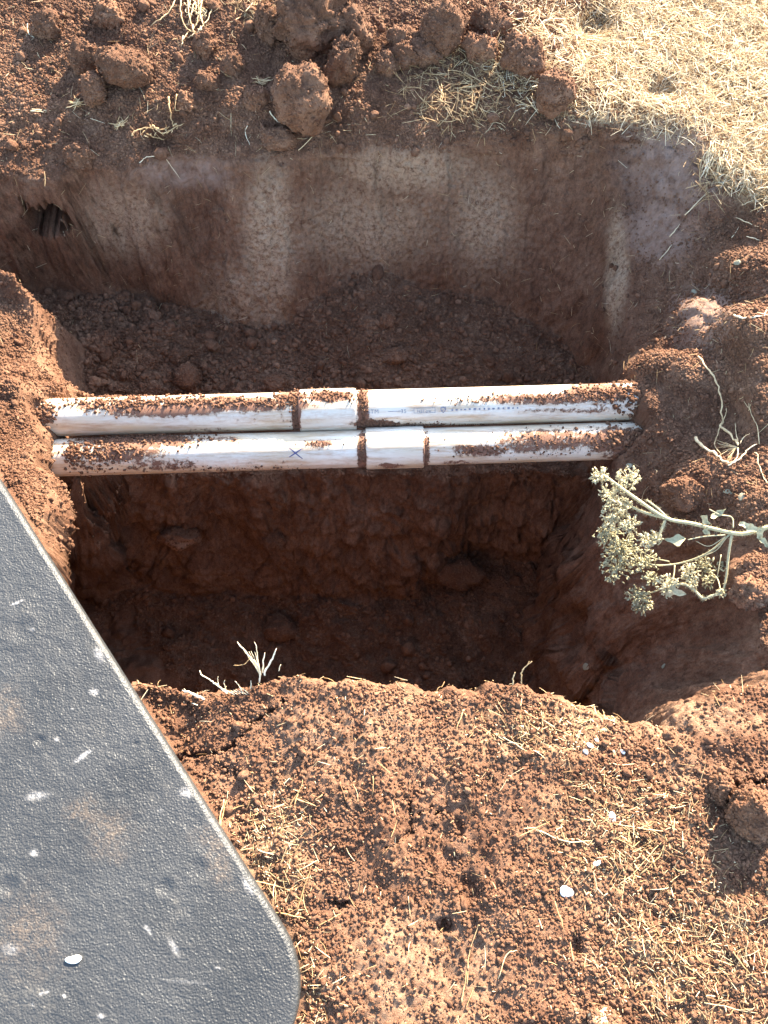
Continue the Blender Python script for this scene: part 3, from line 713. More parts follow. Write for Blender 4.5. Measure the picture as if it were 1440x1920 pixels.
C(350, 192, 36, 30, 'small sunlit clod below and right of the large oval clod', .3, 4, .28, .18)
C(388, 152, 44, 36, 'flat clod right of the large oval clod', .1, 4, .26, .14, sink=.45)
C(385, 82, 40, 50, 'upright clod under the pale root clump at the top', .1, 4, .26, .16)
C(440, 120, 44, 40, 'grey brown clod left of the upright brown clod', .3, 4, .26, .14, sink=.45)
C(480, 178, 46, 40, 'half buried clod left of the upright brown clod', .2, 4, .2, .1, sink=.5)
C(520, 255, 60, 42, 'low clod crumbling at the lip of the far wall', .2, 4, .26, .14, sink=.5)
C(145, 285, 52, 46, 'clod in shade at the lip of the far wall on the left', .2, 4, .24, .14, sink=.5)
C(346, 708, 46, 48, 'round ball of soil on the trench floor touching the upper pipe', 0, 4, .08, .08, sink=.15)
C(517, 712, 50, 34, 'wedge shaped clod on the trench floor behind the upper pipe', .35, 4, .2, .06, .8, sink=.3)
C(200, 630, 40, 30, 'largest lump in the rubble at the left of the trench floor', .1, 4, .22, .14)
C(336, 670, 38, 30, 'lump just above the round ball of soil', .1, 4, .22, .14)
C(740, 664, 52, 30, 'flat slab of soil on the trench floor behind the pipe coupling', -.3, 4, .2, .08, .7)
C(722, 598, 30, 34, 'reddish lump in the rubble behind the upper pipe, right of centre', .1, 4, .24, .12)
C(1405, 1500, 92, 118, 'big broken clod casting a shadow at the lower right edge', -.3, 5, .2, .14, .6, sink=.75)
C(1352, 1470, 36, 60, 'upright clod left of the big broken clod', .2, 4, .26, .18, sink=.7)
C(1290, 905, 82, 62, 'ochre clod in the shaded right bank above the dried weed', .3, 4, .2, .1, .5, sink=.45)
C(1410, 1090, 70, 60, 'red clod with sunlit top right of the dried weed', .2, 4, .28, .2)
C(520, 1000, 40, 40, 'dim lump on the deep pit floor', .2, 4, .24, .14)
C(340, 990, 70, 40, 'dim heap on the pit floor below the left end of the pipes', .1, 4, .28, .18)
C(860, 1040, 90, 60, 'dim broken lump low in the pit on the right', .2, 4, .24, .1, .5)
C(520, 1170, 70, 50, 'dim flat slab near the front of the deep pit floor', .1, 4, .2, .08, .6)
m_st, nt_, b_ = mat_new('tan_stone'); nn = noise_tex(nt_, 60, 5, .7, N(nt_, 'ShaderNodeTexCoord').outputs['Object'])
nt_.links.new(ramp(nt_, nn.outputs[0], [(.3, (.34, .22, .11)), (.7, (.58, .43, .25))]).outputs[0], b_.inputs['Base Color']); b_.inputs['Roughness'].default_value = .9; bump(nt_, b_, nn.outputs[0], .004)
C(1130, 1898, 66, 60, 'tan weathered stone at the bottom edge', .2, 4, .16, .05, .5, cat='stone', name='stone', mat=m_st, sink=.5)
m_wh, nt_, b_ = mat_new('chalky_white'); b_.inputs['Base Color'].default_value = (.78, .76, .72, 1); b_.inputs['Roughness'].default_value = .8
def flake(pxx, pyy, wpx, hpx, label, z=None, rot=0, mat=m_wh, name='white_flake', group=None, tilt=.1):
    if z is None: loc, n = hit(pxx, pyy)
    else: loc, n = Vector(at(pxx, pyy, z)), Vector((0, 0, 1))
    m = mpp(loc); rs = np.random.default_rng(int(pxx + pyy)); k = 14
    V = []
    for zz_, sc2 in ((-.0004, .96), (.0007, 1.), (.0011, .8)):
        for i in range(k):
            a = 2 * math.pi * i / k; q = sc2 * (1 + .16 * math.sin(2 * a + pxx) + .10 * math.sin(3 * a + pyy))
            V.append((q * wpx * m / 2 * math.cos(a), q * hpx * m / 2 * math.sin(a), zz_ + (.0008 * math.cos(a + pxx) if z is None else 0)))
    F = [(r_ * k + i, r_ * k + (i + 1) % k, (r_ + 1) * k + (i + 1) % k, (r_ + 1) * k + i) for r_ in range(2) for i in range(k)]
    F += [tuple(range(k))[::-1], tuple(2 * k + i for i in range(k))]
    o = mesh_obj(name, V, F, mat, None, True)
    q = n.to_track_quat('Z', 'Y') @ Matrix.Rotation(rot, 3, 'Z').to_quaternion(); o.rotation_euler = q.to_euler(); o.location = loc + n * .0012
    tag(o, label, 'flake', group); return o
flake(139, 1799, 28, 16, 'white chip lying on the foam kneeling pad', PZ)
flake(1061, 1672, 22, 24, 'bright white flake on the soil near the bottom right')
flake(1147, 1534, 20, 16, 'white petal like flake in the straw patch above the bright flake', rot=.5)
flake(1120, 1619, 16, 9, 'small white oval flake between the straw and the bright flake', rot=-.5)
m_lf, nt_, b_ = mat_new('dry_pale_leaf'); b_.inputs['Base Color'].default_value = (.20, .175, .11, 1); b_.inputs['Roughness'].default_value = .7
LB = []
LEAFG = 'dry leaf bits on the right bank'
for (a, b, wd, ht, r_) in ((1303, 548, 14, 8, .5), (1383, 493, 16, 12, .6), (1180, 874, 14, 11, .2), (1366, 922, 16, 10, .8), (1391, 932, 15, 14, .1), (1245, 1250, 12, 8, .3), (1100, 1250, 14, 16, .4)):
    LB.append((flake(a, b, wd, ht, 'small pale dry leaf bit lying on the shaded right bank', rot=r_, mat=m_lf, name='dry_leaf', group=LEAFG), a, b))
FL = []
CHIPG = 'pale chips in the straw by the scallop'
for (a, b, wd, ht, r_) in ((1105, 1398, 18, 12, .4), (1132, 1370, 15, 10, -.3), (1098, 1410, 16, 9, .8), (1150, 1412, 14, 9, .1), (1082, 1382, 12, 9, 0), (1168, 1410, 14, 10, .5), (1118, 1388, 12, 9, 1.)):
    FL.append((flake(a, b, wd * .8, ht * .7, 'pale dry chip among straw on the near bank', rot=r_, mat=m_wh if r_ > .3 else m_lf, name='dry_chip', group=CHIPG), a, b))

# lumps of middling size: first a handful of shapes, then copies
LAND = [(247, 130, 'the large oval clod'), (600, 55, 'the biggest lumpy heap'), (572, 190, 'the upright brown clod'), (828, 42, 'the dark rounded clod'), (1038, 163, 'the angular soil block'), (360, 30, 'the pale root clump'), (310, 240, 'the crooked sunlit root'), (88, 405, 'the burrow in the wall'), (346, 708, 'the round soil ball'), (517, 712, 'the wedge shaped clod'), (740, 664, 'the flat floor slab'), (1060, 640, 'the far right wall corner'), (200, 630, 'the largest floor lump'), (1380, 830, 'the root tangle'), (1200, 1000, 'the dried weed'), (490, 1240, 'the standing grass tuft'), (985, 1260, 'the bent twig'), (1200, 1360, 'the scallop in the rim'), (1405, 1500, 'the big broken clod'), (1061, 1672, 'the bright white flake'), (1147, 1534, 'the white petal flake'), (1130, 1898, 'the tan stone'), (550, 1800, 'the pad corner'), (400, 1560, 'the pad edge'), (835, 1737, 'the small ground hole'), (745, 1560, 'the curved crack'), (395, 1410, 'the crack beside the pad'), (1400, 600, 'the lit right mound'), (110, 775, 'the buried upper pipe end'), (60, 560, 'the crest of the left bank'), (150, 960, 'the lit left bank edge'), (520, 1170, 'the dim pit slab'), (860, 1040, 'the dim broken lump'), (1340, 280, 'the drooping straw tuft'), (1250, 330, 'the smooth upper right face')]
RANKS = ['', 'second ', 'third ', 'fourth ', 'fifth ', 'sixth ', 'seventh ', 'eighth ', 'ninth ', 'tenth ', 'eleventh ', 'twelfth ', 'thirteenth ', 'fourteenth ', 'fifteenth ', 'sixteenth ', 'seventeenth ', 'eighteenth ', 'nineteenth ', 'twentieth ', 'twenty-first ', 'twenty-second ', 'twenty-third ', 'twenty-fourth ', 'twenty-fifth ']
def name_by_landmark(items, noun):
    "items: (object, px, py); each label says to which landmark it lies and on which side"
    by = {}
    for o, a, b in items:
        k = min(range(len(LAND)), key=lambda q: (LAND[q][0] - a) ** 2 + (LAND[q][1] - b) ** 2); lx, ly, ln = LAND[k]
        an = (math.degrees(math.atan2(ly - b, a - lx)) + 22.5) % 360
        side = ('right', 'upper right', 'upper side', 'upper left', 'left', 'lower left', 'lower side', 'lower right')[int(an // 45)]
        by.setdefault((k, side), []).append((math.hypot(lx - a, ly - b), o))
    for (k, side), q in by.items():
        q.sort(key=lambda t: t[0])
        for i, (d_, o) in enumerate(q):
            o['label'] = '%s %sclosest to %s, on its %s' % (noun, RANKS[min(i, 24)], LAND[k][2], side)
protos = []
for k in range(8):
    W, F = clod_shape(3, 300 + k, .24, .2, .4 if k % 3 == 0 else 0)
    me = bpy.data.meshes.new('soil_lump'); me.from_pydata(W.tolist(), [], F); me.polygons.foreach_set('use_smooth', [True] * len(me.polygons)); me.materials.append(M_LUMP); protos.append(me)
LUMPS = {}
def lumps(n, wgt, r0, r1, label, group):
    p, nn, i = sample(n * 3, wgt * padmask); c = 0; done = LUMPS.setdefault(label, [])
    ok = (U2[i] > 5) & (U2[i] < 1435) & (V2[i] > 5) & (V2[i] < 1915)
    for q, nv in zip(p[ok], nn[ok]):
        if c >= n: break
        r_ = r0 + (r1 - r0) * random.random() ** 2.2
        o = bpy.data.objects.new('soil_lump', random.choice(protos)); COL.objects.link(o)
        o.location = q + nv * r_ * .45; o.rotation_euler = (random.uniform(0, 6), random.uniform(0, 6), random.uniform(0, 6))
        o.scale = (r_ * random.uniform(.85, 1.3), r_ * random.uniform(.7, 1.), r_ * random.uniform(.7, 1.)); tag(o, label, 'soil lump', group); c += 1; a_, b_ = proj(np.array([q])); done.append((o, float(a_[0]), float(b_[0])))
z2 = flat2[:, 2]
far_bank = ((V2 < 290) & (z2 > -.07) & (U2 < 1120)).astype(float)
floor_b = ((z2 < -.28) & (V2 < 730) & (steep < .4)).astype(float) * (1.6 * (U2 < 520) + .5)
left_b = ((U2 < 230) & (V2 > 500) & (V2 < 1030) & (z2 > -.22)).astype(float)
right_b = ((U2 > 1120) & (V2 > 480) & (V2 < 1000)).astype(float) * (z2 > -.3)
near_b = ((V2 > 1265) & (z2 > -.05)).astype(float)
pit_b = ((z2 < -.5) & (steep < .35)).astype(float)
lumps(75, far_bank, .005, .013, 'small lump of red soil on the far spoil bank', 'soil lumps on the far bank')
lumps(90, floor_b, .005, .016, 'small lump in the rubble on the trench floor', 'soil lumps on the trench floor')
lumps(20, left_b, .004, .008, 'small lump on the sunlit left bank', 'soil lumps on the left bank')
lumps(35, right_b, .004, .010, 'small lump of soil on the right bank', 'soil lumps on the right bank')
lumps(35, near_b * (1 - .8 * thatch), .004, .008, 'small lump of soil on the near ground', 'soil lumps on the near ground')
lumps(40, pit_b, .006, .022, 'small dim lump on the deep pit floor', 'soil lumps in the deep pit')

name_by_landmark(FL, 'pale dry chip'); name_by_landmark(LB, 'small dry leaf bit')
name_by_landmark([q for v in LUMPS.values() for q in v], 'small soil lump')
# ------------------------------------------------------------------ loose crumbs (uncountable)
kinds = bpy.data.collections.new('crumb_kinds')
for k in range(7):
    W, F = clod_shape(2, 500 + k, .42, .2, .6); me = bpy.data.meshes.new('crumb'); me.from_pydata(W.tolist(), [], F); me.polygons.foreach_set('use_smooth', [True] * len(me.polygons)); me.materials.append(M_CRUMB)
    kinds.objects.link(bpy.data.objects.new('crumb', me))
def scatter_group():
    ng = bpy.data.node_groups.new('crumb_scatter', 'GeometryNodeTree')
    ng.interface.new_socket('Geometry', in_out='INPUT', socket_type='NodeSocketGeometry'); ng.interface.new_socket('Geometry', in_out='OUTPUT', socket_type='NodeSocketGeometry')
    gi = ng.nodes.new('NodeGroupInput'); go = ng.nodes.new('NodeGroupOutput'); ip = ng.nodes.new('GeometryNodeInstanceOnPoints'); ci = ng.nodes.new('GeometryNodeCollectionInfo')
    ci.inputs['Collection'].default_value = kinds; ci.inputs['Separate Children'].default_value = True; ci.inputs['Reset Children'].default_value = True
    def na(nm, dt):
        a = ng.nodes.new('GeometryNodeInputNamedAttribute'); a.data_type = dt; a.inputs[0].default_value = nm; return a.outputs[0]
    ip.inputs['Pick Instance'].default_value = True
    L = ng.links.new; L(gi.outputs[0], ip.inputs['Points']); L(ci.outputs[0], ip.inputs['Instance']); L(na('variant', 'INT'), ip.inputs['Instance Index']); L(na('turn', 'FLOAT_VECTOR'), ip.inputs['Rotation']); L(na('size', 'FLOAT_VECTOR'), ip.inputs['Scale']); L(ip.outputs[0], go.inputs[0])
    return ng
NG = scatter_group()
def crumbs(name, pts, rad, label_parent=None):
    me = bpy.data.meshes.new(name); n = len(pts); me.vertices.add(n); me.vertices.foreach_set('co', np.ascontiguousarray(pts, np.float32).ravel())
    a = me.attributes.new('variant', 'INT', 'POINT'); a.data.foreach_set('value', RNG.integers(0, 7, n).astype(np.int32))
    a = me.attributes.new('turn', 'FLOAT_VECTOR', 'POINT'); a.data.foreach_set('vector', RNG.uniform(0, 6.28, (n, 3)).astype(np.float32).ravel())
    a = me.attributes.new('size', 'FLOAT_VECTOR', 'POINT'); a.data.foreach_set('vector', (rad[:, None] * RNG.uniform(.7, 1.25, (n, 3))).astype(np.float32).ravel())
    o = bpy.data.objects.new(name, me); COL.objects.link(o); md = o.modifiers.new('scatter', 'NODES'); md.node_group = NG; o['kind'] = 'stuff'
    return o
zone = (.16 * (steep < .5) + .02 + loose * (.5 + .8 * smooth(vnoise(flat, 16, 91), -.3, .5))) * (1 - .93 * smooth(steep, .25, .5))
zone = zone * (1 + 1.2 * left_b + .8 * floor_b.clip(0, 1) + .5 * far_bank) * (1 - .55 * thatch) * padmask * (1 - .95 * np.clip(np.maximum(clay, dust) * (V2 < 1200), 0, 1))
cp, cn, ci_ = sample(520000, zone)
cr_ = np.clip(.00115 * np.exp(RNG.normal(0, .42, len(cp))), .0005, .0038)
cpts, crad = [cp + cn * (cr_ * np.where(V2[ci_] > 1240, .25, .25))[:, None]], [cr_]
for n_, wg_, a_, b_ in ((6000, (.6 * near_b + .8 * far_bank + .7 * left_b + .8 * right_b) * loose * smooth(vnoise(flat, 18, 141), .05, .6) * (1 - .5 * thatch), .0016, .0036), (9000, floor_b.clip(0, 1) + .5 * pit_b, .0022, .0075), (350, (.5 * near_b + far_bank) * loose * smooth(vnoise(flat, 11, 142), .15, .6), .003, .0065)):
    q_, nq_, _ = sample(n_, wg_ * padmask * (1 - np.clip(np.maximum(clay, dust) * (V2 < 1200), 0, 1))); r_q = a_ + (b_ - a_) * RNG.random(n_) ** 2.6; cpts.append(q_ + nq_ * (r_q * .35)[:, None]); crad.append(r_q)
for W_, m_c, h_c in CLODPTS:
    k_ = int(18 * h_c); j_ = RNG.integers(0, len(W_), k_); j_ = j_[W_[j_, 2] > np.percentile(W_[:, 2], 30)]
    cpts.append(W_[j_]); crad.append(.0006 + .0024 * RNG.random(len(j_)) ** 3)
crumbs('loose_crumbs', np.concatenate(cpts), np.concatenate(crad))
# dirt sticking to the pipes
pp, pr = [], []
def on_pipe(p, cx, cy, rx, ry, n, r0, r1, rad=PR):
    for _ in range(n):
        a, b = random.gauss(0, .5), random.gauss(0, .5); s = s_of(p, cx + a * rx); th = th_fast(p, s, cy + b * ry); r_ = r0 + (r1 - r0) * random.random() ** 4
        pp.append(on_cyl(p, s, th, rad + r_ * .35)); pr.append(r_)
TH = np.radians(np.arange(-75, 110))
def th_fast(p, s, pyy):
    Q = (p.a + p.d * s)[None] + PR * (np.cos(TH)[:, None] * p.n - np.sin(TH)[:, None] * p.s); v = proj(Q)[1]
    return TH[np.argmin(np.abs(v - pyy))]
on_pipe(pA, 330, 752, 190, 12, 840, 0.0007, 0.0032); on_pipe(pA, 460, 756, 120, 9, 320, 0.0006, 0.0026)
on_pipe(pA, 220, 752, 90, 22, 600, 0.0007, 0.0034)
on_pipe(pA, 545, 746, 34, 12, 300, 0.0006, 0.0026); on_pipe(pA, 615, 744, 52, 10, 380, 0.0006, 0.0026, CR); on_pipe(pA, 555, 775, 7, 45, 300, 0.0005, 0.0019); on_pipe(pA, 681, 760, 9, 50, 380, 0.0005, 0.0022); on_pipe(pA, 700, 794, 50, 8, 300, 0.0006, 0.0026)
on_pipe(pA, 1050, 745, 130, 9, 600, 0.0005, 0.0022); on_pipe(pA, 1120, 735, 70, 14, 480, 0.0006, 0.0027); on_pipe(pA, 900, 752, 90, 6, 120, 0.0005, 0.0017); on_pipe(pA, 800, 797, 120, 5, 220, 0.0005, 0.0019)
on_pipe(pA, 1180, 740, 40, 40, 500, 0.0009, 0.0043)
on_pipe(pB, 270, 822, 130, 11, 660, 0.0007, 0.0031); on_pipe(pB, 230, 846, 100, 18, 320, 0.0006, 0.0026); on_pipe(pB, 190, 850, 50, 40, 400, 0.0009, 0.0034)
on_pipe(pB, 679, 850, 7, 40, 240, 0.0005, 0.0019); on_pipe(pB, 799, 850, 5, 40, 140, 0.0005, 0.0015); on_pipe(pB, 600, 832, 30, 8, 60, 0.0006, 0.0017)
on_pipe(pB, 900, 845, 60, 12, 180, 0.0006, 0.0022); on_pipe(pB, 1040, 825, 130, 22, 380, 0.0005, 0.0022); on_pipe(pB, 1170, 825, 60, 35, 660, 0.0008, 0.0039); on_pipe(pB, 430, 878, 220, 5, 120, 0.0006, 0.0026); on_pipe(pB, 1000, 842, 120, 18, 120, 0.0005, 0.0017)
on_pipe(pA, 95, 772, 22, 22, 420, .0008, .0036); on_pipe(pB, 150, 850, 18, 24, 350, .0008, .0036); on_pipe(pA, 1200, 762, 18, 40, 500, .0008, .0045); on_pipe(pB, 1210, 832, 22, 40, 500, .0008, .0045)
crumbs('dirt_on_pipes', np.array(pp), np.array(pr))

# ------------------------------------------------------------------ straw and dry grass
def straw_field(name, n, wgt, l0, l1, r0, r1, lift, tlo, thi, stand=.25):
    p, nn, i = sample(n, wgt * padmask)
    a = RNG.uniform(0, 2 * np.pi, n); t1 = np.cross(nn, np.array((1., .13, 0))); t1 /= np.linalg.norm(t1, axis=1, keepdims=True); t2 = np.cross(nn, t1)
    d = t1 * np.cos(a)[:, None] + t2 * np.sin(a)[:, None] + nn * RNG.normal(0, stand, n)[:, None]; d /= np.linalg.norm(d, axis=1, keepdims=True)
    L = l0 + (l1 - l0) * RNG.random(n) ** 2; q = p + nn * (lift * RNG.random(n) + .0012 + np.abs((d * nn).sum(1)) * L * .35)[:, None]
    V, Q, t = straws(q, d, L, r0 + (r1 - r0) * RNG.random(n) ** 2, nn, RNG.normal(0, .22, (n, 2)) * (RNG.random((n, 1)) ** 2), tlo + (thi - tlo) * RNG.random(n))
    o = fast_mesh(name, V, Q, M_STRAW); set_attr(o, 'tint', t); o['kind'] = 'stuff'; return o
gr = np.maximum(bmax((1340, 90, 260, 150, .35), (1435, 290, 95, 90, .35)), .4 * bmax((1060, 110, 130, 100, .6), (1170, 200, 110, 25, .5))) * (z2 > -.03)
straw_field('dry_grass', 26000, gr, .005, .042, .0003, .0009, .010, .15, 1., .3)
sod = bmax((860, 170, 95, 65, .5), (1340, 320, 45, 60, .4), (920, 100, 80, 40, .5), (500, 20, 60, 30, .5))
straw_field('matted_sod_straw', 900, sod, .01, .05, .0004, .0009, .008, .05, .6, .35)
lit = bmax((510, 1610, 70, 130, .6), (1190, 1580, 120, 110, .7), (1020, 1370, 120, 40, .6), (1290, 1780, 150, 120, .8), (560, 1850, 60, 80, .5)) + .05 * near_b
straw_field('straw_litter', 2000, lit * (z2 > -.05), .003, .024, .00025, .0007, .003, .05, .85, .14)
straw_field('chaff', 2600, lit * (z2 > -.05) + .12 * gr, .0015, .006, .0005, .0012, .002, .1, .8, .1)
bits = .5 * far_bank + .12 * near_b + .35 * right_b + .22 * ((z2 > -.45) & (V2 < 700)) + .3 * lit
straw_field('root_hairs', 2400, bits, .005, .03, .00025, .0006, .003, .15, .8, .35)

# single stalks, roots and tufts that can be picked out
def stalk(parent, pts, r0, r1, tint, name='stalk', kink=0):
    pts = spline(pts, 5); n = len(pts)
    pts = [q + np.array([random.gauss(0, r0 * .45) for _ in range(3)]) for q in pts]
    V, F = tube(pts, [(r0 + (r1 - r0) * k / (n - 1)) * random.uniform(.7, 1.25) * (1 if k < n - 1 else .4) for k in range(n)], 6)
    o = part(name, V, F, M_STRAW, parent); set_attr(o, 'tint', [tint] * len(V)); return o
def p3(pxx, pyy, lift=0.):
    loc, n = hit(pxx, pyy)
    if not lift: return np.array(loc) + np.array(n) * .0015
    d = CAMV - loc; d.normalize(); return np.array(loc + d * lift)
def along(pts, zs):
    return [at(a, b, z) for (a, b), z in zip(pts, zs)]
def tuft(name, label, cat, stalks, z0=None, group=None):
    "stalks: list of (pixel polyline, heights or None, r0, r1, tint)"
    first = stalks[0]; base = at(*first[0][0], first[1][0]) if first[1] else p3(*first[0][0])
    t = thing(name, label, cat, Vector(base), group)
    for pts, zs, r0, r1, ti in stalks:
        P_ = along(pts, zs) if zs else [p3(a, b, .003) for a, b in pts]
        stalk(t, P_, r0, r1, ti)
    return t
T1 = [([(487, 1278), (487, 1255), (470, 1232), (445, 1204)], [.01, .03, .045, .06], .0012, .0007, .9), ([(488, 1270), (484, 1240), (478, 1203)], [.015, .035, .06], .0010, .0005, .9),
      ([(491, 1262), (496, 1224)], [.02, .045], .0011, .0008, .95), ([(495, 1265), (508, 1240), (519, 1217)], [.02, .035, .05], .0014, .0008, 1.), ([(522, 1258), (526, 1246)], [.02, .03], .0009, .0006, .8),
      ([(470, 1232), (460, 1244), (452, 1247), (437, 1247)], [.045, .042, .04, .04], .0005, .0004, .3)] + \
     [([(486, 1262), (482 - k * 4, 1240 - k * 2), (476 - 5 * k + random.uniform(-3, 3), 1222 - random.uniform(0, 8))], [.02, .04, .05], .0005, .0003, .8) for k in range(5)]
tuft('grass_tuft', 'tuft of pale dry grass stems standing on the near rim of the pit', 'grass tuft', T1)
T2 = [([(425, 1300), (410, 1287), (395, 1276), (378, 1265), (374, 1257)], [.012, .02, .025, .03, .032], .0012, .0006, .9), ([(412, 1290), (408, 1275), (409, 1268)], [.02, .03, .033], .0005, .0003, .8), ([(424, 1294), (420, 1280), (422, 1275)], [.015, .025, .028], .0005, .0003, .8),
      ([(440, 1303), (425, 1295), (405, 1284)], [.012, .02, .022], .0009, .0005, .85), ([(455, 1300), (447, 1284), (440, 1277)], [.012, .022, .026], .0007, .0004, .8), ([(470, 1292), (470, 1276)], [.015, .025], .0008, .0005, .8)] + [([(445 + 6 * k, 1302), (432 + 5 * k, 1294 - k)], [.012, .018], .0005, .0003, .85) for k in range(5)]
tuft('grass_tuft', 'low frayed grass tuft left of the standing tuft on the near rim', 'grass tuft', T2)
tuft('split_straw', 'short split straw jutting from the notch in the near rim', 'straw', [([(385, 1312), (362, 1302), (341, 1294)], [.005, .012, .018], .0016, .0011, 1.), ([(352, 1298), (345, 1292)], [.015, .02], .0007, .0005, .9), ([(371, 1322), (359, 1318)], [.004, .008], .0007, .0005, .9)])
tuft('twig', 'bent twig standing up from the grassy near rim, right of centre', 'twig', [([(978, 1284), (978, 1262), (986, 1250), (997, 1240)], [.01, .03, .04, .05], .0009, .0006, .45), ([(988, 1248), (992, 1240)], [.04, .045], .0005, .0004, .5), ([(961, 1285), (963, 1270), (966, 1260)], [.01, .02, .025], .0010, .0007, .5)])
# the root tangle and long stem on the right bank
def zl(pts, lift):
    return [p3(a, b, l) for (a, b), l in zip(pts, lift)]
t = thing('root_tangle', 'tangle of bare tan roots with a long curved stem on the right bank', 'roots', Vector(p3(1385, 845)))
for pts, lift, r0, r1, ti in (([(1310, 668), (1325, 690), (1343, 715), (1351, 745), (1355, 790)], [.008, .012, .016, .018, .02], .0016, .0013, .55), ([(1355, 790), (1352, 800), (1375, 820), (1385, 835)], [.02, .02, .02, .02], .0022, .0016, .6),
    ([(1304, 821), (1320, 838), (1345, 855), (1366, 873)], [.015, .015, .014, .012], .0026, .0015, .7), ([(1366, 873), (1385, 862), (1400, 845), (1419, 832)], [.012, .012, .013, .014], .0013, .0008, .8),
    ([(1385, 835), (1380, 810), (1379, 793)], [.02, .024, .026], .0009, .0005, .6), ([(1387, 832), (1395, 820), (1406, 813)], [.02, .022, .025], .0009, .0004, .7), ([(1385, 840), (1380, 860), (1362, 870)], [.018, .015, .012], .0010, .0006, .7),
    ([(1350, 800), (1343, 822), (1340, 835), (1352, 852)], [.02, .018, .016, .012], .0009, .0005, .5), ([(1355, 790), (1361, 776), (1362, 764)], [.02, .022, .024], .0008, .0005, .6)):
    stalk(t, zl(pts, lift), r0, r1, ti, 'root')
for k in range(16):
    a = random.uniform(2.6, 4.4); L = random.uniform(20, 48)
    stalk(t, zl([(1382, 838), (1382 + L * .5 * math.cos(a), 838 - L * .4 * math.sin(a)), (1382 + L * math.cos(a), 838 - L * .9 * math.sin(a) + random.uniform(-4, 6))], [.014, .012, .009]), .0006, .0003, random.uniform(.3, .7), 'root')
tuft('root', 'pale forked root poking from the lit mound at the right edge', 'root', [([(1376, 591), (1392, 596), (1412, 595), (1432, 592)], None, .0016, .0014, .9), ([(1432, 594), (1438, 582), (1442, 575)], None, .0012, .0008, .9)])
tuft('root', 'thin hooked root at the right edge below the root tangle', 'root', [([(1414, 849), (1421, 853), (1422, 870), (1432, 895), (1440, 905)], None, .0010, .0008, .6)])
tuft('dry_sprig', 'small dry sprig with two prongs at the right edge beside the root tangle', 'sprig', [([(1424, 832), (1420, 800), (1408, 775), (1404, 755)], None, .0008, .0005, .6), ([(1406, 768), (1398, 758), (1394, 750)], None, .0006, .0004, .6), ([(1404, 770), (1410, 750)], None, .0006, .0004, .6)])
# roots on the far bank
ROOTG = 'roots and stalks on the far bank'
t = thing('root_clump', 'pale clump of looping roots hanging at the top left of centre', 'roots', Vector(p3(365, 45)))
for pts in ([(340, -10), (338, 20), (345, 45), (358, 58), (372, 60)], [(345, 5), (362, 18), (375, 28)], [(352, -5), (355, 30), (362, 55)], [(372, 0), (372, 30), (366, 50)], [(380, -5), (376, 25), (382, 50)], [(330, -5), (318, 20), (300, 36), (281, 49)], [(343, 68), (342, 80), (340, 88)], [(400, 10), (390, 35), (383, 46)], [(365, 5), (357, 30), (352, 50)]):
    stalk(t, zl(pts, [.012] * len(pts)), .0014, .0006, random.uniform(.35, .7), 'root')
for k in range(26):
    a, b = random.uniform(350, 385), random.uniform(-5, 60)
    stalk(t, zl([(a, b), (a + random.uniform(-10, 10), b + random.uniform(4, 14)), (a + random.uniform(-14, 14), b + random.uniform(10, 26))], [.006, .012, .008]), .0012, .0006, random.uniform(.35, .7), 'root')
t = thing('root_clump', 'crooked sunlit root with clinging soil above the lip of the far wall', 'roots', Vector(p3(310, 245)))
for pts, r_ in (([(247, 255), (252, 247), (270, 240), (290, 240)], .0019), ([(290, 240), (305, 250), (320, 245), (334, 236), (344, 232)], .0016), ([(316, 180), (318, 205), (322, 225), (328, 238)], .002), ([(331, 176), (328, 205), (340, 206)], .0013), ([(285, 235), (300, 242), (318, 238)], .002), ([(275, 250), (292, 258), (310, 262)], .0015)):
    stalk(t, zl(pts, [.01] * len(pts)), r_, r_ * .4, random.uniform(.2, .5), 'root')
for k in range(16):
    a, b = random.uniform(255, 335), random.uniform(232, 258)
    stalk(t, zl([(a, b), (a + random.uniform(-9, 9), b + random.uniform(-9, 9))], [.012, .012]), .0011, .0005, random.uniform(.25, .6), 'root')
for label, pts, r_ in (('long straw lying on the bank left of the pale root clump', [(60, 205), (95, 208)], .001), ('arched pale root on the upright brown clod', [(505, 208), (515, 222), (532, 232), (550, 234)], .0013), ('crooked thin root under the upright brown clod', [(560, 282), (580, 262), (596, 245), (592, 230), (600, 218)], .0008),
                       ('thin root dangling over the lip of the far wall', [(464, 235), (460, 248), (468, 272)], .0008), ('curled root at the lip of the far wall below the sunlit root', [(262, 305), (275, 295), (298, 294), (312, 300), (338, 335)], .0008), ('straight stalk at the upper left margin', [(58, 208), (88, 210)], .0012),
                       ('slanting straw beside the narrow clod', [(160, 218), (178, 205)], .001), ('looping root near the top left corner', [(75, 32), (55, 38), (52, 60), (64, 70)], .0011)):
    tuft('root', label, 'root', [(pts, None, r_, r_ * .7, random.uniform(.5, .9))])
for label, ox, oy, n_, sp in (('spray of stiff straw left of the sunlit crooked root', 225, 232, 10, 26), ('spray of broken straw stuck in the bank left of the upright brown clod', 492, 152, 9, 24), ('curly root mat under the narrow clod', 145, 192, 12, 26), ('bunch of pale straw in front of the flat topped clod', 800, 62, 7, 18)):
    t = thing('straw_spray', label, 'straw', Vector(p3(ox, oy)))
    for k in range(n_):
        a = random.uniform(0, 6.28); L = random.uniform(.4, 1) * sp; c_, s_ = math.cos(a), math.sin(a)
        stalk(t, zl([(ox - L * .5 * c_ + random.uniform(-6, 6), oy - L * .35 * s_), (ox + random.uniform(-6, 6), oy + random.uniform(-6, 6)), (ox + L * c_, oy + L * .8 * s_)], [.004, .01, .008]), .0009, .0005, random.uniform(.25, .7))
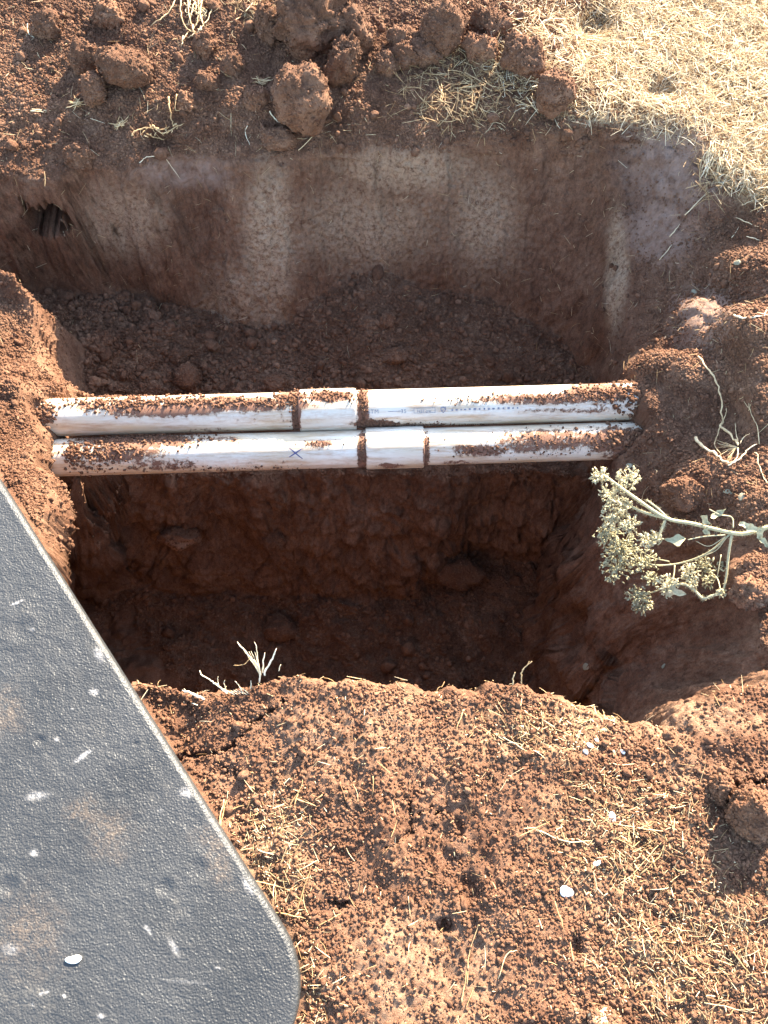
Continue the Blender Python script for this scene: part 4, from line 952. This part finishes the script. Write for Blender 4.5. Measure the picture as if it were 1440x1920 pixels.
t = thing('straw_tuft', 'tuft of drooping straw at the corner where grass meets the right bank', 'straw', Vector(p3(1340, 275)))
for k in range(34):
    a, b = random.uniform(1322, 1385), random.uniform(262, 300)
    stalk(t, zl([(a, b), (a - random.uniform(2, 12), b + random.uniform(10, 20)), (a - random.uniform(0, 20), b + random.uniform(22, 44))], [.012, .012, .006]), .0009, .0005, random.uniform(.5, 1))
t = thing('straw_tuft', 'mat of long straw spilling over the far bank below the sod lumps', 'straw', Vector(p3(870, 165)))
for k in range(60):
    a, b = random.gauss(870, 42), random.gauss(170, 22); q = random.uniform(-.6, 1.9); L = random.uniform(14, 42)
    stalk(t, zl([(a, b), (a + L * .5 * math.cos(q), b + L * .4 * math.sin(q) + random.uniform(-4, 4)), (a + L * math.cos(q), b + L * .8 * math.sin(q))], [.008, .014, .008]), random.uniform(.0005, .0011), .0004, random.uniform(.1, .6))
RB = []
SB = 'straws on the shaded right bank'
for pts in ([(1284, 404), (1328, 358)], [(1256, 444), (1275, 420)], [(1236, 487), (1261, 458)], [(1390, 385), (1418, 372)], [(1380, 408), (1422, 426)], [(1400, 444), (1425, 450)], [(1372, 446), (1386, 425)]):
    RB.append((tuft('straw', 'pale straw stuck to the shaded upper right bank', 'straw', [(pts, None, .0011, .0007, .75)], None, SB), *pts[0]))
name_by_landmark(RB, 'pale straw')
LS, LSP = [], []
SN = 'long straws on the near ground'
for pts in ([(540, 1515), (562, 1480), (568, 1462)], [(555, 1498), (595, 1512)], [(605, 1490), (590, 1500)], [(420, 1500), (412, 1540), (410, 1600)], [(410, 1560), (425, 1500)], [(430, 1520), (475, 1502)], [(460, 1555), (500, 1535)], [(515, 1710), (575, 1722)], [(555, 1710), (575, 1650), (583, 1625)], [(590, 1740), (640, 1712)], [(468, 1650), (530, 1665), (570, 1690)], [(555, 1635), (598, 1612)], [(970, 1570), (1030, 1540)], [(1005, 1555), (1060, 1577), (1110, 1577)], [(1040, 1690), (1060, 1750)],
            [(1160, 1660), (1190, 1635), (1240, 1580)], [(1200, 1640), (1240, 1600), (1248, 1560)], [(1140, 1690), (1230, 1790)], [(1160, 1735), (1172, 1640)], [(1150, 1545), (1250, 1560)], [(1195, 1540), (1245, 1570)], [(1075, 1535), (1140, 1540)], [(875, 1850), (880, 1790), (895, 1740), (900, 1735)], [(865, 1880), (868, 1860), (876, 1820)], [(1260, 1840), (1330, 1820)], [(1370, 1780), (1410, 1830), (1430, 1845)], [(935, 1835), (950, 1790), (970, 1782)], [(765, 1680), (770, 1720)], [(700, 1455), (698, 1490)], [(930, 1375), (990, 1410)], [(870, 1330), (855, 1370)], [(1280, 1810), (1320, 1830)], [(1180, 1560), (1172, 1610)], [(1320, 1880), (1420, 1900)]):
    LS.append(tuft('straw', 'long dry straw lying on the near ground', 'straw', [(pts, None, random.uniform(.0006, .0010), .0005, random.uniform(.1, .65))], None, SN)); LSP.append((LS[-1], *pts[len(pts) // 2]))
name_by_landmark(LSP, 'long dry straw')

# ------------------------------------------------------------------ the dried weed hanging over the pit
def zp(a, b, z): return at(a, b, z)
weed = thing('dried_weed', 'pale dried weed with fuzzy stems and seed heads hanging over the pit', 'weed', Vector(zp(1440, 992, .0)))
hairs = []
def stem(pts, r0, r1, ti, fuzz=0):
    P_ = spline([zp(*q) for q in pts], 6); n = len(P_)
    V, F = tube(P_, [r0 + (r1 - r0) * k / (n - 1) for k in range(n)], 7)
    if fuzz:
        for _ in range(fuzz * 2):
            k = random.randrange(n - 1); f = random.random(); c = P_[k] + (P_[k + 1] - P_[k]) * f; d = np.random.default_rng(random.randrange(10 ** 6)).normal(size=3); d /= np.linalg.norm(d)
            v, f2 = tube([c, c + d * (r0 + random.uniform(.0015, .004))], [.0004, .00016], 3, False); o_ = len(V); V = list(V) + list(v); F = list(F) + [tuple(i + o_ for i in q) for q in f2]
    o = part('stem', V, F, M_WEED, weed); set_attr(o, 'tint', [ti] * len(V)); return o
stem([(1450, 985, .0), (1400, 1000, -.01), (1365, 998, -.02), (1300, 982, -.03), (1250, 972, -.035), (1200, 940, -.04), (1165, 915, -.045), (1130, 890, -.05)], .0032, .0024, .5, 200)
stem([(1250, 972, -.035), (1215, 963, -.045), (1185, 950, -.05), (1172, 935, -.05)], .0022, .0016, .55, 90)
stem([(1251, 970, -.035), (1232, 952, -.035), (1212, 937, -.035)], .0016, .0012, .55, 30)
stem([(1247, 976, -.037), (1238, 1000, -.045), (1230, 1015, -.05), (1205, 1018, -.055)], .0022, .0016, .6, 70)
stem([(1370, 1000, -.02), (1330, 1035, -.05), (1280, 1055, -.08), (1230, 1060, -.095), (1200, 1050, -.10)], .0017, .0012, .4, 20)
stem([(1255, 1053, -.09), (1225, 1046, -.1), (1205, 1035, -.1)], .0010, .0007, .4)
stem([(1372, 1002, -.02), (1366, 1040, -.04), (1362, 1080, -.055), (1355, 1115, -.065)], .0020, .0016, .6, 30)
stem([(1354, 1113, -.065), (1335, 1117, -.07), (1318, 1122, -.075), (1300, 1105, -.075), (1280, 1095, -.075), (1255, 1100, -.08)], .0022, .0018, .7, 130)
stem([(1262, 1100, -.08), (1240, 1105, -.1), (1215, 1112, -.12), (1190, 1108, -.125)], .0013, .0009, .4, 20)
stem([(1265, 1060, -.085), (1263, 1080, -.085), (1255, 1098, -.082)], .0011, .0009, .4)
stem([(1352, 1110, -.066), (1345, 1085, -.08), (1330, 1070, -.09)], .0011, .0008, .4)
stem([(1352, 1040, -.05), (1345, 1080, -.06)], .0007, .0005, .8)
stem([(1375, 990, -.012), (1372, 970, -.01), (1350, 965, -.008), (1330, 955, -.006)], .0010, .0008, .6)
stem([(1360, 1003, -.02), (1320, 1006, -.03), (1290, 1012, -.035)], .0010, .0008, .6)
stem([(1365, 1004, -.022), (1345, 1030, -.04), (1322, 1042, -.05)], .0006, .0004, .7)
stem([(1360, 1006, -.022), (1330, 1024, -.035), (1305, 1015, -.035)], .0006, .0004, .7)
def leaf(a, b, wpx, hpx, ang, z, ti=.6):
    c = zp(a, b, z); m = mpp(c); k = 9; V = []; F = []
    n_ = np.cross(RIGHT, UP)
    u_ = math.cos(ang) * RIGHT - math.sin(ang) * UP; v_ = math.sin(ang) * RIGHT + math.cos(ang) * UP; w_ = -FWD
    for i in range(k):
        t_ = i / (k - 1); wd = math.sin(math.pi * (t_ ** .8)) * hpx * m / 2 + .0002
        wd *= 1 + .3 * math.sin(t_ * 11 + a); mid_ = c + u_ * (t_ - .5) * wpx * m + w_ * (.004 * math.sin(t_ * 5 + b)) + v_ * .0015 * math.sin(t_ * 4 + b)
        V += [mid_ + v_ * wd + w_ * .0022, mid_ - w_ * .001, mid_ - v_ * wd + w_ * .0016]
    for i in range(k - 1): pass; F += [(3 * i, 3 * i + 1, 3 * i + 4, 3 * i + 3), (3 * i + 1, 3 * i + 2, 3 * i + 5, 3 * i + 4)]
    V2_ = V + [q - w_ * .0004 for q in V]; o_ = len(V); F = F + [tuple(i + o_ for i in reversed(q)) for q in F]
    o = part('leaf', V2_, F, M_WEED, weed); set_attr(o, 'tint', [ti] * len(V2_))
leaf(1266, 1011, 40, 18, 3.1, -.035, .3); leaf(1345, 963, 34, 12, -.6, -.006, .6); leaf(1412, 990, 30, 14, .5, .002, .8); leaf(1425, 1000, 26, 16, 1.2, .0, .7); leaf(1432, 1018, 28, 10, .6, -.01, .5); leaf(1322, 975, 26, 14, .5, -.02, .7); leaf(1268, 1108, 36, 16, .3, -.078, .9); leaf(1252, 1112, 18, 12, 1.8, -.078, .7); leaf(1395, 985, 18, 12, .9, .0, .8); leaf(1325, 995, 16, 12, 1., -.028, .9)
def seed_head(a, b, rpx, z, n, ti, flat_=.8):
    c = zp(a, b, z); m = mpp(c); parts_ = []; rs = np.random.default_rng(int(a * 3 + b)); V0, F0 = ICO[1]
    for k in range(int(n * 1.7)):
        d = rs.normal(size=3) * np.array((.5, .5, .42)); d = d / max(1, np.linalg.norm(d)); q = c + d * rpx * m
        s_ = rs.uniform(.0006, .0013); ax = rs.normal(size=3) + d * 1.2; ax /= np.linalg.norm(ax)
        W = V0 * s_ * (1 + .5 * rs.random((len(V0), 1))); W = W + ax * (W @ ax)[:, None] * rs.uniform(1., 2.6)
        parts_.append((list(W + q), F0))
        if k % 3 == 0: parts_.append(tube([c + rs.normal(size=3) * .001, (c + q) / 2 + rs.normal(size=3) * .001, q], .0005, 4, False))
        u_ = rs.normal(size=3); u_ /= np.linalg.norm(u_); v_ = np.cross(u_, rs.normal(size=3)); v_ /= np.linalg.norm(v_); l_ = rs.uniform(.003, .0065); w_ = l_ * rs.uniform(.16, .3); n_ = np.cross(u_, v_) * w_ * .7
        parts_.append(([q, q + u_ * l_ * .5 + v_ * w_ + n_, q + u_ * l_, q + u_ * l_ * .5 - v_ * w_ + n_, q + u_ * l_ * .5 - n_ * .2], [(0, 4, 1), (1, 4, 2), (2, 4, 3), (3, 4, 0)]))
        for _ in range(2):
            h = rs.normal(size=3); h /= np.linalg.norm(h); parts_.append(tube([q, q + h * rs.uniform(.002, .0048)], [.0003, .0001], 3, False))
    V, F = join(parts_); o = part('seed_head', V, F, M_WEED, weed); set_attr(o, 'tint', np.clip(rs.normal(ti, .03, len(V)), 0, 1))
for (a, b, r_, z, n, ti) in ((1124, 893, 17, -.05, 46, .9), (1178, 897, 22, -.045, 40, .85), (1148, 932, 25, -.055, 62, .85), (1168, 950, 18, -.055, 30, .8), (1155, 972, 26, -.06, 56, .7), (1183, 985, 20, -.06, 40, .8), (1140, 1000, 28, -.10, 70, .35), (1165, 1030, 36, -.11, 90, .3), (1155, 1065, 30, -.115, 60, .28), (1205, 1055, 30, -.105, 60, .35), (1212, 1013, 16, -.055, 30, .85), (1228, 1008, 14, -.05, 26, .8),  # sun and shade put into the tint: cream lit heads, grey-green shaded ones
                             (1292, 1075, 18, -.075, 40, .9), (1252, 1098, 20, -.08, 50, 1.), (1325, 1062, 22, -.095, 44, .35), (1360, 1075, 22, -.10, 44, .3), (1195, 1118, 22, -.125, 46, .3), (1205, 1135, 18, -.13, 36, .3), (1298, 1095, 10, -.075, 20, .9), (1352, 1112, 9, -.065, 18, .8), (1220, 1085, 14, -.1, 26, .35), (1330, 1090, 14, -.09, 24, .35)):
    seed_head(a, b, r_, z, n, ti)
